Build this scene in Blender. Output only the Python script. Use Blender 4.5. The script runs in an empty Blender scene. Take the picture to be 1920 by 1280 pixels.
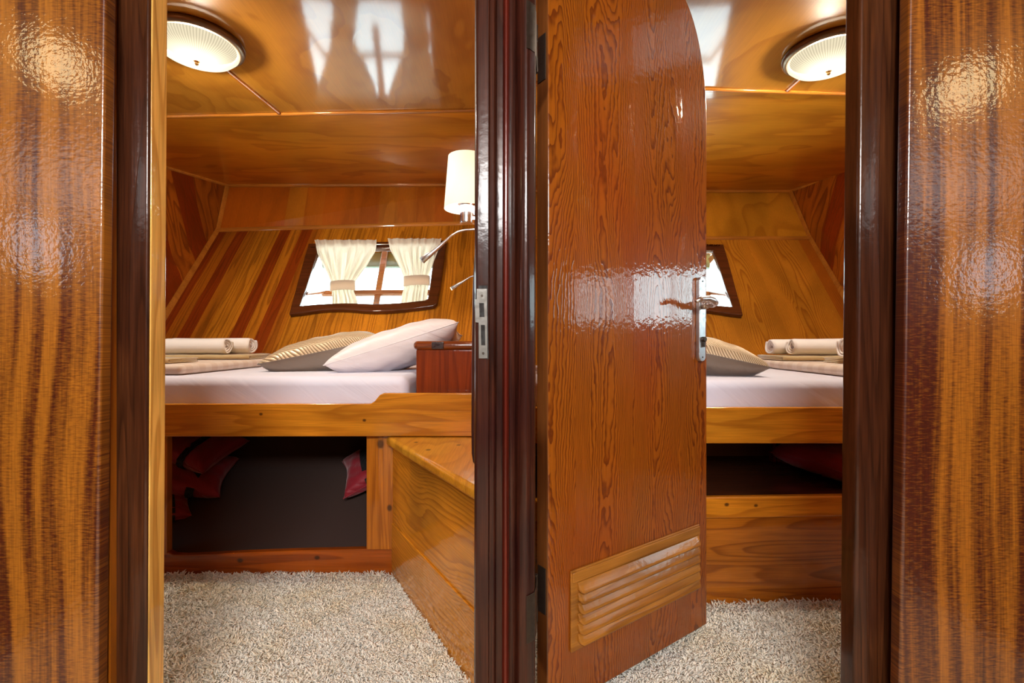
import bpy, bmesh, math, random
import numpy as np
from mathutils import Vector, Matrix, Euler
from mathutils.geometry import tessellate_polygon

random.seed(7)
C = bpy.context.scene.collection
SC = bpy.context.scene

# ------------------------------------------------------------------ camera
CAMZ, F, CX, CY = 0.95, 900.0, 960.0, 640.0
cam_d = bpy.data.cameras.new('camera'); cam = bpy.data.objects.new('camera', cam_d); C.objects.link(cam)
cam.location = (0, 0, CAMZ); cam.rotation_euler = (math.pi/2, 0, 0)
cam_d.sensor_width = 36.0; cam_d.lens = 36.0*F/1920.0; cam_d.clip_start = 0.02
SC.camera = cam

# ------------------------------------------------------------------ world / exposure
w = bpy.data.worlds.new('daylight'); SC.world = w; w.use_nodes = True
bg = w.node_tree.nodes['Background']
bg.inputs['Color'].default_value = (0.74, 0.93, 1.0, 1); bg.inputs['Strength'].default_value = 5.6
SC.view_settings.view_transform = 'Standard'; SC.view_settings.look = 'None'
SC.view_settings.gamma = 1.0; SC.view_settings.use_curve_mapping = False
SC.view_settings.exposure = 0.88
SC.cycles.use_denoising = True
SC.cycles.max_bounces = 10; SC.cycles.diffuse_bounces = 5; SC.cycles.glossy_bounces = 4
SC.cycles.sample_clamp_indirect = 6.0
SC.cycles.caustics_reflective = False; SC.cycles.caustics_refractive = False

def area(name, loc, target, sx, sy, power, color, portal=False):
    d = bpy.data.lights.new(name, 'AREA'); d.shape = 'RECTANGLE'; d.size = sx; d.size_y = sy
    d.energy = power; d.color = color
    if portal: d.cycles.is_portal = True
    o = bpy.data.objects.new(name, d); C.objects.link(o); o.location = loc
    o.rotation_euler = (Vector(target)-Vector(loc)).to_track_quat('-Z', 'Y').to_euler()
    return o
# unseen area light added behind the camera to brighten bulkhead and foreground
area('corridor_fill', (0.0, -1.45, 2.15), (0.0, 0.6, 0.9), 1.3, 0.7, 82, (1.0, 0.98, 0.96))
def point(name, loc, power, color, r=0.03):
    d = bpy.data.lights.new(name, 'POINT'); d.energy = power; d.color = color; d.shadow_soft_size = r
    o = bpy.data.objects.new(name, d); C.objects.link(o); o.location = loc
    return o

# ------------------------------------------------------------------ helpers
def P(px, py, Y):
    return Vector(((px-CX)/F*Y, Y, CAMZ+(CY-py)/F*Y))
WL = (2.95, 0.81)   # left stern wall:  Y = a + b (z-0.75), leaning outwards
WR = (3.03, 0.78)
def onwall(px, py, W=WL, off=0.0):
    a, b = W; n = math.sqrt(1+b*b); k = (CY-py)/F
    Y = (a - off*n + b*(CAMZ-0.75))/(1-b*k)
    return P(px, py, Y)
def wallpt(x, z, W=WL, off=0.0):
    a, b = W
    return Vector((x, a + b*(z-0.75) - off*math.sqrt(1+b*b), z))

def tag(o, label=None, cat=None, group=None, kind=None):
    if label: o['label'] = label
    if cat: o['category'] = cat
    if group: o['group'] = group
    if kind: o['kind'] = kind
    return o
def empty(name, loc=(0, 0, 0), rz=0.0, **k):
    o = bpy.data.objects.new(name, None); C.objects.link(o); o.location = loc; o.rotation_euler = (0, 0, rz)
    o.empty_display_size = 0.05
    return tag(o, **k)
def link(name, me, mat, parent=None, smooth=False, bevel=0.0, seg=3, sub=0, solid=0.0, origin=None):
    """world-coordinate mesh; the parent's transform is removed so the mesh stays where it was written"""
    o = bpy.data.objects.new(name, me); C.objects.link(o)
    mats = mat if isinstance(mat, (list, tuple)) else [mat]
    for m in mats: me.materials.append(m)
    if smooth:
        me.polygons.foreach_set('use_smooth', [True]*len(me.polygons))
    if parent is not None:
        o.parent = parent
        M = PMAT.get(parent.name)
        if M is None: M = Matrix.LocRotScale(parent.location, parent.rotation_euler, parent.scale) if parent.parent is None else Matrix()
        o.matrix_parent_inverse = M.inverted()
    if solid:
        s = o.modifiers.new('thick', 'SOLIDIFY'); s.thickness = solid; s.offset = -1
    if bevel:
        b = o.modifiers.new('bevel', 'BEVEL'); b.width = bevel; b.segments = seg; b.limit_method = 'ANGLE'; b.angle_limit = math.radians(32)
        b.harden_normals = False
        if not smooth: me.polygons.foreach_set('use_smooth', [True]*len(me.polygons))
        wn = o.modifiers.new('wn', 'WEIGHTED_NORMAL'); wn.keep_sharp = False
    if sub:
        s = o.modifiers.new('sub', 'SUBSURF'); s.levels = sub; s.render_levels = sub
    return o
PMAT = {}
def mesh(verts, faces):
    me = bpy.data.meshes.new('m'); me.from_pydata([tuple(v) for v in verts], [], faces); me.update()
    bm = bmesh.new(); bm.from_mesh(me); bmesh.ops.recalc_face_normals(bm, faces=bm.faces); bm.to_mesh(me); bm.free()
    return me
class MB:
    def __init__(s): s.v = []; s.f = []
    def add(s, v, f):
        n = len(s.v); s.v += [Vector(q) for q in v]; s.f += [tuple(i+n for i in q) for q in f]; return s
    def box(s, x0, x1, y0, y1, z0, z1, M=None):
        v = [Vector((x, y, z)) for x in (x0, x1) for y in (y0, y1) for z in (z0, z1)]
        if M: v = [M @ q for q in v]
        return s.add(v, [(0, 1, 3, 2), (4, 6, 7, 5), (0, 4, 5, 1), (2, 3, 7, 6), (0, 2, 6, 4), (1, 5, 7, 3)])
    def prism(s, loop, d):
        """loop: 3D points of one end, d: extrusion vector"""
        n = len(loop); a = [Vector(q) for q in loop]; b = [q+Vector(d) for q in a]
        f = [tuple(range(n)), tuple(range(2*n-1, n-1, -1))]+[(i, (i+1) % n, n+(i+1) % n, n+i) for i in range(n)]
        return s.add(a+b, f)
    def ring(s, outer, inner, d):
        n = len(outer); o = [Vector(q) for q in outer]; i_ = [Vector(q) for q in inner]; d = Vector(d)
        v = o+i_+[q+d for q in o]+[q+d for q in i_]; f = []
        for i in range(n):
            j = (i+1) % n
            f += [(i, j, n+j, n+i), (2*n+i, 3*n+i, 3*n+j, 2*n+j), (i, 2*n+i, 2*n+j, j), (n+i, n+j, 3*n+j, 3*n+i)]
        return s.add(v, f)
    def tube(s, pts, rad, seg=12, cap=True):
        pts = [Vector(p) for p in pts]; n = len(pts)
        rad = rad if isinstance(rad, (list, tuple)) else [rad]*n
        v = []; up = None
        for i, p in enumerate(pts):
            t = (pts[min(i+1, n-1)]-pts[max(i-1, 0)]).normalized()
            if up is None:
                up = Vector((0, 0, 1)) if abs(t.z) < 0.9 else Vector((1, 0, 0))
            a = t.cross(up).normalized(); b = a.cross(t).normalized(); up = b
            for k in range(seg):
                th = 2*math.pi*k/seg; v.append(p+rad[i]*(math.cos(th)*a+math.sin(th)*b))
        f = [(i*seg+k, i*seg+(k+1) % seg, (i+1)*seg+(k+1) % seg, (i+1)*seg+k) for i in range(n-1) for k in range(seg)]
        if cap: f += [tuple(range(seg)), tuple(range((n-1)*seg, n*seg))]
        return s.add(v, f)
    def lathe(s, prof, c, seg=48, axis='Z', cap=True):
        v = []; n = len(prof)
        for r, h in prof:
            for k in range(seg):
                th = 2*math.pi*k/seg; q = (r*math.cos(th), r*math.sin(th), h)
                if axis == 'X': q = (h, q[0], q[1])
                if axis == 'Y': q = (q[0], h, q[1])
                v.append(Vector(q)+Vector(c))
        f = [(i*seg+k, i*seg+(k+1) % seg, (i+1)*seg+(k+1) % seg, (i+1)*seg+k) for i in range(n-1) for k in range(seg)]
        if cap: f += [tuple(range(seg)), tuple(range((n-1)*seg, n*seg))]
        return s.add(v, f)
    def build(s, name, mat, parent=None, **k):
        return link(name, mesh(s.v, s.f), mat, parent, **k)

# ------------------------------------------------------------------ materials
def nodes(name):
    m = bpy.data.materials.new(name); m.use_nodes = True
    nt = m.node_tree; nt.nodes.clear()
    out = nt.nodes.new('ShaderNodeOutputMaterial'); b = nt.nodes.new('ShaderNodeBsdfPrincipled')
    nt.links.new(b.outputs[0], out.inputs[0])
    return m, nt, b
def N(nt, t, **k):
    n = nt.nodes.new(t)
    for a, v in k.items():
        if a.startswith('i_'):
            n.inputs[a[2:].replace('_', ' ')].default_value = v
        else: setattr(n, a, v)
    return n
def math_(nt, op, a, b=None, clamp=False):
    n = nt.nodes.new('ShaderNodeMath'); n.operation = op; n.use_clamp = clamp
    for i, q in enumerate((a, b)):
        if q is None: continue
        if isinstance(q, (int, float)): n.inputs[i].default_value = q
        else: nt.links.new(q, n.inputs[i])
    return n.outputs[0]
def mixc(nt, fac, a, b, mode='MIX'):
    n = nt.nodes.new('ShaderNodeMix'); n.data_type = 'RGBA'; n.blend_type = mode
    for s, q in ((0, fac), (6, a), (7, b)):
        if isinstance(q, (int, float)): n.inputs[s].default_value = q
        elif isinstance(q, tuple): n.inputs[s].default_value = (*q, 1) if len(q) == 3 else q
        else: nt.links.new(q, n.inputs[s])
    return n.outputs[2]
def maprange(nt, v, a, b, c=0.0, d=1.0):
    n = nt.nodes.new('ShaderNodeMapRange'); n.interpolation_type = 'SMOOTHSTEP'
    n.inputs[1].default_value = a; n.inputs[2].default_value = b; n.inputs[3].default_value = c; n.inputs[4].default_value = d
    nt.links.new(v, n.inputs[0]); return n.outputs[0]
def coords(nt, across, along):
    """vector (across, along, third) from object coordinates; across/along are letters"""
    tc = nt.nodes.new('ShaderNodeTexCoord'); sp = nt.nodes.new('ShaderNodeSeparateXYZ'); nt.links.new(tc.outputs['Object'], sp.inputs[0])
    third = [c for c in 'XYZ' if c not in (across, along)][0]
    return sp.outputs[across], sp.outputs[along], sp.outputs[third]
def vec(nt, x, y, z):
    n = nt.nodes.new('ShaderNodeCombineXYZ')
    for i, q in enumerate((x, y, z)):
        if isinstance(q, (int, float)): n.inputs[i].default_value = q
        else: nt.links.new(q, n.inputs[i])
    return n.outputs[0]
def noise(nt, v, scale=1.0, detail=2.0, rough=0.5, dist=0.0):
    n = nt.nodes.new('ShaderNodeTexNoise'); n.inputs['Scale'].default_value = scale; n.inputs['Detail'].default_value = detail
    n.inputs['Roughness'].default_value = rough; n.inputs['Distortion'].default_value = dist
    nt.links.new(v, n.inputs['Vector']); return n.outputs[0]

def wood(name, light, dark, alt=None, ax='XZ', sa=9.0, sl=1.1, rings=9.0, line=0.8, plank=0.0, altrng=(0.45, 0.55),
         fibre=0.16, blotch=0.25, rough=0.38, coat=1.0, coat_rough=0.05, peel=0.25, peel_scale=55.0, seed=0.0, knots=None, detail=1.2, spec=0.12, tk=0.1, bias=None, col=None):
    m, nt, b = nodes(name)
    u, v, t = coords(nt, ax[0], ax[1])
    if plank:
        pid = math_(nt, 'FLOOR', math_(nt, 'DIVIDE', math_(nt, 'ADD', u, 0.037+seed*0.01), plank))
        wn = nt.nodes.new('ShaderNodeTexWhiteNoise'); wn.noise_dimensions = '1D'
        nt.links.new(math_(nt, 'ADD', pid, seed+0.5), wn.inputs['W']); pr = wn.outputs[0]
        offs = math_(nt, 'MULTIPLY', pid, 3.7)
    else:
        pr = None; offs = 0.0
    U = math_(nt, 'MULTIPLY', u, sa); V = math_(nt, 'MULTIPLY', v, sl); T = math_(nt, 'MULTIPLY', t, sa*tk)
    g = vec(nt, U, math_(nt, 'ADD', V, seed*1.3), math_(nt, 'ADD', T, offs) if plank else math_(nt, 'ADD', T, seed*2.1))
    n1 = noise(nt, g, 1.0, detail, 0.45, 0.35)
    gv = math_(nt, 'MULTIPLY', n1, rings)
    if col:      # flame figure: wide open rings along column centres, tight straight grain between them
        sp_, off, k1 = col
        jig = math_(nt, 'MULTIPLY', math_(nt, 'SUBTRACT', noise(nt, vec(nt, 0.0, math_(nt, 'MULTIPLY', v, 1.7), seed), 1.0, 1.0), 0.5), sp_*0.35)
        w_ = math_(nt, 'PINGPONG', math_(nt, 'ADD', math_(nt, 'ADD', u, jig), off), sp_/2)
        n2 = noise(nt, vec(nt, math_(nt, 'MULTIPLY', u, 26.0), math_(nt, 'MULTIPLY', v, 2.6), seed+3.0), 1.0, 1.0)
        n3 = noise(nt, vec(nt, math_(nt, 'MULTIPLY', u, 60.0), math_(nt, 'MULTIPLY', v, 26.0), seed), 1.0, 1.0)
        gv = math_(nt, 'ADD', gv, math_(nt, 'ADD', math_(nt, 'MULTIPLY', n2, k1*0.0035), math_(nt, 'MULTIPLY', n3, 1.1 if k1 > 600 else 0.0)))
        gv = math_(nt, 'ADD', gv, math_(nt, 'MULTIPLY', math_(nt, 'MULTIPLY', w_, w_), k1))
    ph = math_(nt, 'FRACT', gv)
    rise = maprange(nt, ph, 0.15, 0.9); fall = maprange(nt, ph, 0.9, 1.0, 1.0, 0.0)
    ring = math_(nt, 'MULTIPLY', math_(nt, 'MULTIPLY', rise, rise), fall)
    fib = noise(nt, vec(nt, math_(nt, 'MULTIPLY', u, 260.0), math_(nt, 'MULTIPLY', v, 7.0), math_(nt, 'MULTIPLY', t, 90.0)), 1.0, 2.0, 0.6)
    blo = noise(nt, vec(nt, math_(nt, 'MULTIPLY', u, 3.1), math_(nt, 'MULTIPLY', v, 1.3), math_(nt, 'ADD', t, seed)), 1.0, 2.0, 0.5, 0.6)
    base = light
    if alt is not None:
        if plank:
            pq = pr if bias is None else math_(nt, 'ADD', pr, maprange(nt, u, *bias))
            fa = maprange(nt, pq, altrng[0], altrng[1])
        else: fa = maprange(nt, blo, altrng[0], altrng[1])
        base = mixc(nt, fa, light, alt)
    col = mixc(nt, math_(nt, 'MULTIPLY', ring, line), base, dark)
    fv = maprange(nt, fib, 0.3, 0.75, 1.0-fibre, 1.0+fibre*0.6)
    bv = maprange(nt, blo, 0.3, 0.7, 1.0-blotch, 1.0+blotch*0.5)
    s = math_(nt, 'MULTIPLY', fv, bv)
    if plank: s = math_(nt, 'MULTIPLY', s, maprange(nt, pr, 0.0, 1.0, 0.82, 1.1))
    col = mixc(nt, 1.0, col, vec(nt, s, s, s), 'MULTIPLY')
    if knots:
        for (kx, ky, kr) in knots:      # resin knots, at (across, along)
            dx = math_(nt, 'SUBTRACT', u, kx); dy = math_(nt, 'MULTIPLY', math_(nt, 'SUBTRACT', v, ky), 0.75)
            d = math_(nt, 'SQRT', math_(nt, 'ADD', math_(nt, 'MULTIPLY', dx, dx), math_(nt, 'MULTIPLY', dy, dy)))
            col = mixc(nt, maprange(nt, d, kr*0.5, kr*1.3, 0.85, 0.0), col, (0.035, 0.012, 0.004))
    nt.links.new(col, b.inputs['Base Color'])
    b.inputs['Roughness'].default_value = rough; b.inputs['Specular IOR Level'].default_value = spec
    b.inputs['Coat Weight'].default_value = coat; b.inputs['Coat Roughness'].default_value = coat_rough; b.inputs['Coat IOR'].default_value = 1.5
    pn = noise(nt, vec(nt, u, v, t), peel_scale, 2.0, 0.5)
    h = math_(nt, 'ADD', pn, math_(nt, 'MULTIPLY', ring, 0.25))
    bp = N(nt, 'ShaderNodeBump'); bp.inputs['Strength'].default_value = peel; bp.inputs['Distance'].default_value = 0.0012
    nt.links.new(h, bp.inputs['Height'])
    nt.links.new(bp.outputs[0], b.inputs['Coat Normal']); nt.links.new(bp.outputs[0], b.inputs['Normal'])
    return m

def ribbon(name, gold, dark, seed=0.0, peel=0.5, freq=11.0, lo=0.36, hi=0.66):
    """quarter-sawn mahogany: broad soft vertical ribbons crossed by fine flecks"""
    m, nt, b = nodes(name)
    u, v, t = coords(nt, 'X', 'Z')
    wob = noise(nt, vec(nt, math_(nt, 'MULTIPLY', u, 2.0), math_(nt, 'ADD', math_(nt, 'MULTIPLY', v, 1.1), seed), 0.0), 1.0, 1.0)
    uu = math_(nt, 'ADD', u, math_(nt, 'MULTIPLY', wob, 0.10))
    n1 = noise(nt, vec(nt, math_(nt, 'MULTIPLY', uu, freq*2.0), math_(nt, 'ADD', math_(nt, 'MULTIPLY', v, 0.55), seed), seed), 1.0, 3.0, 0.62)
    fl = noise(nt, vec(nt, math_(nt, 'MULTIPLY', u, 55.0), math_(nt, 'MULTIPLY', v, 300.0), seed), 1.0, 2.0, 0.6)
    f = math_(nt, 'ADD', maprange(nt, n1, lo, hi), math_(nt, 'MULTIPLY', math_(nt, 'SUBTRACT', fl, 0.5), 1.7), True)
    col = mixc(nt, f, dark, gold)
    fine = noise(nt, vec(nt, math_(nt, 'MULTIPLY', u, 320.0), math_(nt, 'MULTIPLY', v, 10.0), 0.0), 1.0, 2.0)
    s = maprange(nt, fine, 0.3, 0.7, 0.8, 1.1)
    col = mixc(nt, 1.0, col, vec(nt, s, s, s), 'MULTIPLY')
    nt.links.new(col, b.inputs['Base Color'])
    b.inputs['Roughness'].default_value = 0.4; b.inputs['Coat Weight'].default_value = 1.0; b.inputs['Coat Roughness'].default_value = 0.07
    pn = noise(nt, vec(nt, u, v, t), 85.0, 2.0, 0.55)
    bp = N(nt, 'ShaderNodeBump'); bp.inputs['Strength'].default_value = peel; bp.inputs['Distance'].default_value = 0.0016
    nt.links.new(pn, bp.inputs['Height']); nt.links.new(bp.outputs[0], b.inputs['Coat Normal'])
    return m

def cloth(name, col, col2=None, stripe=0.0, rough=0.85, wr=0.0, wr_scale=3.0, weave=900.0, sheen=0.3, axis='X', trans=0.0, weave_str=0.15):
    m, nt, b = nodes(name)
    u, v, t = coords(nt, 'X', 'Y')
    c = col
    if col2 is not None:
        q = {'X': u, 'Y': v, 'Z': t}[axis]
        s = math_(nt, 'SINE', math_(nt, 'MULTIPLY', q, stripe))
        c = mixc(nt, maprange(nt, s, -0.2, 0.2), col, col2)
        nt.links.new(c, b.inputs['Base Color'])
    else: b.inputs['Base Color'].default_value = (*col, 1)
    b.inputs['Roughness'].default_value = rough; b.inputs['Sheen Weight'].default_value = sheen
    w1 = noise(nt, vec(nt, u, v, t), weave, 1.0)
    bp = N(nt, 'ShaderNodeBump'); bp.inputs['Strength'].default_value = weave_str; bp.inputs['Distance'].default_value = 0.0006
    nt.links.new(w1, bp.inputs['Height'])
    if wr:
        w2 = noise(nt, vec(nt, math_(nt, 'MULTIPLY', math_(nt, 'ADD', u, math_(nt, 'MULTIPLY', t, 1.3)), 2.2), v, t), wr_scale, 3.0, 0.5, 1.2)
        b2 = N(nt, 'ShaderNodeBump'); b2.inputs['Strength'].default_value = wr; b2.inputs['Distance'].default_value = 0.02
        nt.links.new(w2, b2.inputs['Height']); nt.links.new(bp.outputs[0], b2.inputs['Normal']); nt.links.new(b2.outputs[0], b.inputs['Normal'])
    else: nt.links.new(bp.outputs[0], b.inputs['Normal'])
    if trans:
        out = [n for n in nt.nodes if n.type == 'OUTPUT_MATERIAL'][0]
        tr = N(nt, 'ShaderNodeBsdfTranslucent'); tr.inputs[0].default_value = (*col, 1)
        mx = N(nt, 'ShaderNodeMixShader'); mx.inputs[0].default_value = trans
        nt.links.new(b.outputs[0], mx.inputs[1]); nt.links.new(tr.outputs[0], mx.inputs[2]); nt.links.new(mx.outputs[0], out.inputs[0])
    return m
def plain(name, col, rough=0.5, metal=0.0, coat=0.0, emit=None, estr=0.0, bump=0.0, bscale=80.0):
    m, nt, b = nodes(name)
    b.inputs['Base Color'].default_value = (*col, 1); b.inputs['Roughness'].default_value = rough
    b.inputs['Metallic'].default_value = metal; b.inputs['Coat Weight'].default_value = coat
    if emit: b.inputs['Emission Color'].default_value = (*emit, 1); b.inputs['Emission Strength'].default_value = estr
    tc = N(nt, 'ShaderNodeTexCoord'); n = noise(nt, tc.outputs['Object'], bscale, 2.0)
    r = maprange(nt, n, 0.3, 0.7, rough*0.8, min(1.0, rough*1.2)); nt.links.new(r, b.inputs['Roughness'])
    if bump:
        bp = N(nt, 'ShaderNodeBump'); bp.inputs['Strength'].default_value = bump; bp.inputs['Distance'].default_value = 0.001
        nt.links.new(n, bp.inputs['Height']); nt.links.new(bp.outputs[0], b.inputs['Normal'])
    return m
def glass(name):
    m = bpy.data.materials.new(name); m.use_nodes = True; nt = m.node_tree; nt.nodes.clear()
    out = N(nt, 'ShaderNodeOutputMaterial'); tr = N(nt, 'ShaderNodeBsdfTransparent'); tr.inputs[0].default_value = (0.97, 0.99, 0.98, 1)
    gl = N(nt, 'ShaderNodeBsdfGlossy'); gl.inputs['Roughness'].default_value = 0.02
    fr = N(nt, 'ShaderNodeLayerWeight'); fr.inputs[0].default_value = 0.5; mx = N(nt, 'ShaderNodeMixShader')
    nt.links.new(math_(nt, 'ADD', math_(nt, 'MULTIPLY', math_(nt, 'POWER', fr.outputs['Facing'], 5.0), 0.8), 0.04), mx.inputs[0]); nt.links.new(tr.outputs[0], mx.inputs[1]); nt.links.new(gl.outputs[0], mx.inputs[2]); nt.links.new(mx.outputs[0], out.inputs[0])
    return m

M = {}
M['ribbon_l'] = ribbon('mahogany_ribbon_port', (0.38, 0.130, 0.009), (0.070, 0.009, 0.001), 1.0, lo=0.34, hi=0.62)
M['ribbon_r'] = ribbon('mahogany_ribbon_starboard', (0.34, 0.110, 0.007), (0.058, 0.007, 0.001), 6.0, lo=0.38, hi=0.66)
M['jamb'] = wood('dark_jamb', (0.085, 0.026, 0.008), (0.022, 0.006, 0.002), alt=(0.05, 0.014, 0.005), sa=22, sl=1.0, rings=7, line=0.6, fibre=0.35, peel=0.3, coat=0.6, coat_rough=0.1, seed=2)
M['post'] = wood('dark_post', (0.062, 0.016, 0.008), (0.016, 0.004, 0.003), alt=(0.034, 0.008, 0.006), sa=30, sl=0.8, rings=6, line=0.55, fibre=0.35, peel=0.3, coat=0.5, coat_rough=0.12, seed=5)
M['bead'] = wood('red_bead', (0.13, 0.014, 0.006), (0.03, 0.004, 0.003), sa=40, sl=1.0, rings=5, line=0.4, seed=6, coat=0.5, coat_rough=0.12)
M['pine'] = wood('pale_pine', (0.85, 0.50, 0.12), (0.50, 0.22, 0.035), ax='YZ', sa=24, sl=1.3, rings=6, line=0.7, seed=3)
M['door'] = wood('door_veneer', (0.40, 0.108, 0.006), (0.12, 0.017, 0.002), alt=(0.26, 0.052, 0.004), altrng=(0.3, 0.75), sa=7.0, sl=1.6, rings=18, line=0.82, detail=0.8, col=(0.225, 0.02, 800.0), blotch=0.25, peel=0.45, peel_scale=60, coat_rough=0.05, seed=8)
M['door_edge'] = wood('door_edge', (0.17, 0.055, 0.012), (0.06, 0.016, 0.004), sa=18, sl=1.0, rings=6, seed=9)
M['vent'] = wood('vent_oak', (0.42, 0.165, 0.024), (0.20, 0.060, 0.008), ax='ZX', sa=22, sl=2.0, rings=4, line=0.5, seed=4, peel=0.3, coat=0.5, coat_rough=0.12)
M['stern_l'] = wood('stern_planks_port', (0.54, 0.195, 0.012), (0.085, 0.012, 0.001), alt=(0.20, 0.032, 0.003), altrng=(0.38, 0.72), sa=9, sl=0.8, rings=5, line=0.5, plank=0.085, col=(0.12, 0.03, 500.0), bias=(-1.6, -1.15, 0.15, -0.6), tk=0.0, detail=0.6, seed=11, fibre=0.12, peel=0.2, coat_rough=0.12)
M['stern_r'] = wood('stern_planks_starboard', (0.50, 0.19, 0.014), (0.22, 0.050, 0.003), alt=(0.36, 0.10, 0.007), altrng=(0.5, 0.8), sa=5, sl=1.5, rings=13, line=0.6, tk=0.0, detail=1.0, plank=0.42, col=(0.36, 0.10, 420.0), seed=21, fibre=0.1, peel=0.2, coat_rough=0.12)
M['upper'] = wood('upper_panel', (0.46, 0.150, 0.010), (0.24, 0.055, 0.003), alt=(0.30, 0.070, 0.004), altrng=(0.3, 0.8), sa=5, sl=1.0, rings=4, line=0.4, plank=0.15, seed=14, fibre=0.1, coat_rough=0.15)
M['upper_r'] = wood('upper_panel_starboard', (0.48, 0.190, 0.012), (0.24, 0.070, 0.004), sa=3, sl=2.0, rings=6, line=0.4, seed=34, fibre=0.1, coat_rough=0.15)
M['side'] = wood('side_planks', (0.34, 0.085, 0.006), (0.12, 0.020, 0.002), alt=(0.17, 0.022, 0.002), altrng=(0.4, 0.6), ax='YZ', sa=9, sl=1.0, rings=9, line=0.7, plank=0.14, seed=17, coat_rough=0.12)
M['ceil'] = wood('ceiling_plywood', (0.45, 0.190, 0.020), (0.27, 0.088, 0.008), ax='XY', sa=2.2, sl=1.4, rings=6, line=0.5, detail=3.0, seed=19, fibre=0.08, blotch=0.15, coat_rough=0.09, peel=0.12, peel_scale=18)
M['ceil2'] = wood('ceiling_plywood_aft', (0.60, 0.235, 0.016), (0.33, 0.085, 0.006), ax='YX', sa=3.4, sl=1.0, rings=5, line=0.5, detail=3.0, seed=23, fibre=0.10, blotch=0.2, coat_rough=0.09, peel=0.12, peel_scale=18)
M['batten'] = wood('honey_batten', (0.42, 0.150, 0.018), (0.25, 0.07, 0.008), ax='YX', sa=20, sl=1.0, rings=3, line=0.4, seed=25)
M['rail'] = wood('honey_rail', (0.66, 0.250, 0.015), (0.36, 0.100, 0.005), ax='ZX', sa=14, sl=1.3, rings=6, line=0.55, seed=27, coat_rough=0.1,
                 knots=[(0.655, -1.02, 0.006), (0.63, -0.60, 0.006)])
M['sill'] = wood('red_sill', (0.42, 0.090, 0.006), (0.17, 0.026, 0.003), ax='ZX', sa=16, sl=1.2, rings=6, line=0.6, seed=29, knots=[(0.04, -1.13, 0.010), (0.052, -0.81, 0.009)])
M['stile'] = wood('honey_stile', (0.52, 0.165, 0.012), (0.26, 0.060, 0.004), ax='XZ', sa=24, sl=1.1, rings=6, line=0.6, seed=31, knots=[(-0.545, 0.525, 0.016), (-0.508, 0.26, 0.011)])
M['box'] = wood('box_pine', (0.60, 0.230, 0.014), (0.32, 0.090, 0.005), ax='ZX', sa=4, sl=2.6, rings=8, line=0.6, col=(0.36, 0.02, 330.0), seed=33, peel=0.15)
M['lid'] = wood('lid_pine', (0.72, 0.330, 0.026), (0.42, 0.150, 0.010), alt=(0.60, 0.24, 0.016), ax='XY', sa=6, sl=1.2, rings=9, line=0.5, seed=35, knots=[(-0.30, 1.72, 0.010), (-0.37, 1.85, 0.008), (-0.20, 1.80, 0.009)])
M['nightstand'] = wood('red_mahogany', (0.24, 0.036, 0.003), (0.11, 0.012, 0.002), sa=16, sl=0.9, rings=5, line=0.5, seed=37)
M['night_cap'] = wood('red_mahogany_cap', (0.22, 0.045, 0.005), (0.10, 0.014, 0.002), ax='ZX', sa=14, sl=1.4, rings=5, line=0.5, seed=38)
M['darkinlay'] = plain('dark_inlay', (0.028, 0.008, 0.005), 0.3, coat=1.0)
M['frame'] = wood('window_frame_mahogany', (0.085, 0.022, 0.006), (0.035, 0.008, 0.003), ax='ZX', sa=16, sl=1.0, rings=5, line=0.5, seed=39)
M['sash'] = wood('sash_wood', (0.30, 0.105, 0.030), (0.16, 0.045, 0.012), ax='ZX', sa=16, sl=1.0, rings=4, line=0.4, seed=40)
M['step'] = wood('step_board', (0.60, 0.210, 0.012), (0.30, 0.075, 0.005), ax='ZX', sa=16, sl=1.2, rings=5, line=0.5, seed=41, knots=[(0.350, 0.79, 0.007), (0.345, 0.90, 0.006)])
M['step_panel'] = wood('step_panel', (0.40, 0.120, 0.008), (0.17, 0.036, 0.003), ax='ZX', sa=12, sl=1.0, rings=10, line=0.65, seed=43)
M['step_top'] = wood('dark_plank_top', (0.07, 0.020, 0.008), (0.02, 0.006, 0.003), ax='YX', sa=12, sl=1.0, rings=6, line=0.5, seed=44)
M['steel'] = plain('brushed_steel', (0.62, 0.64, 0.66), 0.38, 1.0, bump=0.05)
M['lever_steel'] = plain('satin_nickel', (0.78, 0.78, 0.77), 0.34, 1.0)
M['chrome'] = plain('chrome', (0.75, 0.75, 0.76), 0.12, 1.0)
M['lamp_chrome'] = plain('lamp_chrome', (0.80, 0.80, 0.83), 0.2, 1.0)
M['worn'] = plain('worn_steel', (0.17, 0.16, 0.145), 0.5, 0.85, bump=0.3)
M['hinge'] = plain('dark_bronze', (0.055, 0.04, 0.03), 0.45, 0.7, bump=0.4)
M['black'] = plain('black_recess', (0.008, 0.006, 0.005), 0.7)
M['brass'] = plain('brass', (0.55, 0.36, 0.14), 0.25, 1.0)
M['bronze'] = plain('bronze_rim', (0.16, 0.10, 0.055), 0.35, 0.8)
M['sheet'] = cloth('white_sheet', (0.72, 0.72, 0.84), rough=0.75, wr=0.4, wr_scale=2.2, sheen=0.2)
M['blanket'] = cloth('cream_blanket', (0.74, 0.62, 0.52), (0.68, 0.54, 0.43), stripe=70.0, rough=0.7, axis='Y', wr=0.1)
M['blanket_top'] = M['blanket']
M['pillow'] = cloth('white_satin', (0.76, 0.70, 0.70), rough=0.45, wr=0.45, wr_scale=4.0, sheen=0.2)
M['towel'] = cloth('white_terry', (0.84, 0.80, 0.78), rough=0.95, weave=420.0, weave_str=0.8, sheen=0.6)
M['khaki'] = cloth('khaki_terry', (0.50, 0.36, 0.17), rough=0.95, weave=420.0, weave_str=0.8, sheen=0.5)
M['curtain'] = cloth('cream_curtain', (0.84, 0.79, 0.70), rough=0.8, trans=0.45, sheen=0.1)
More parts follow.
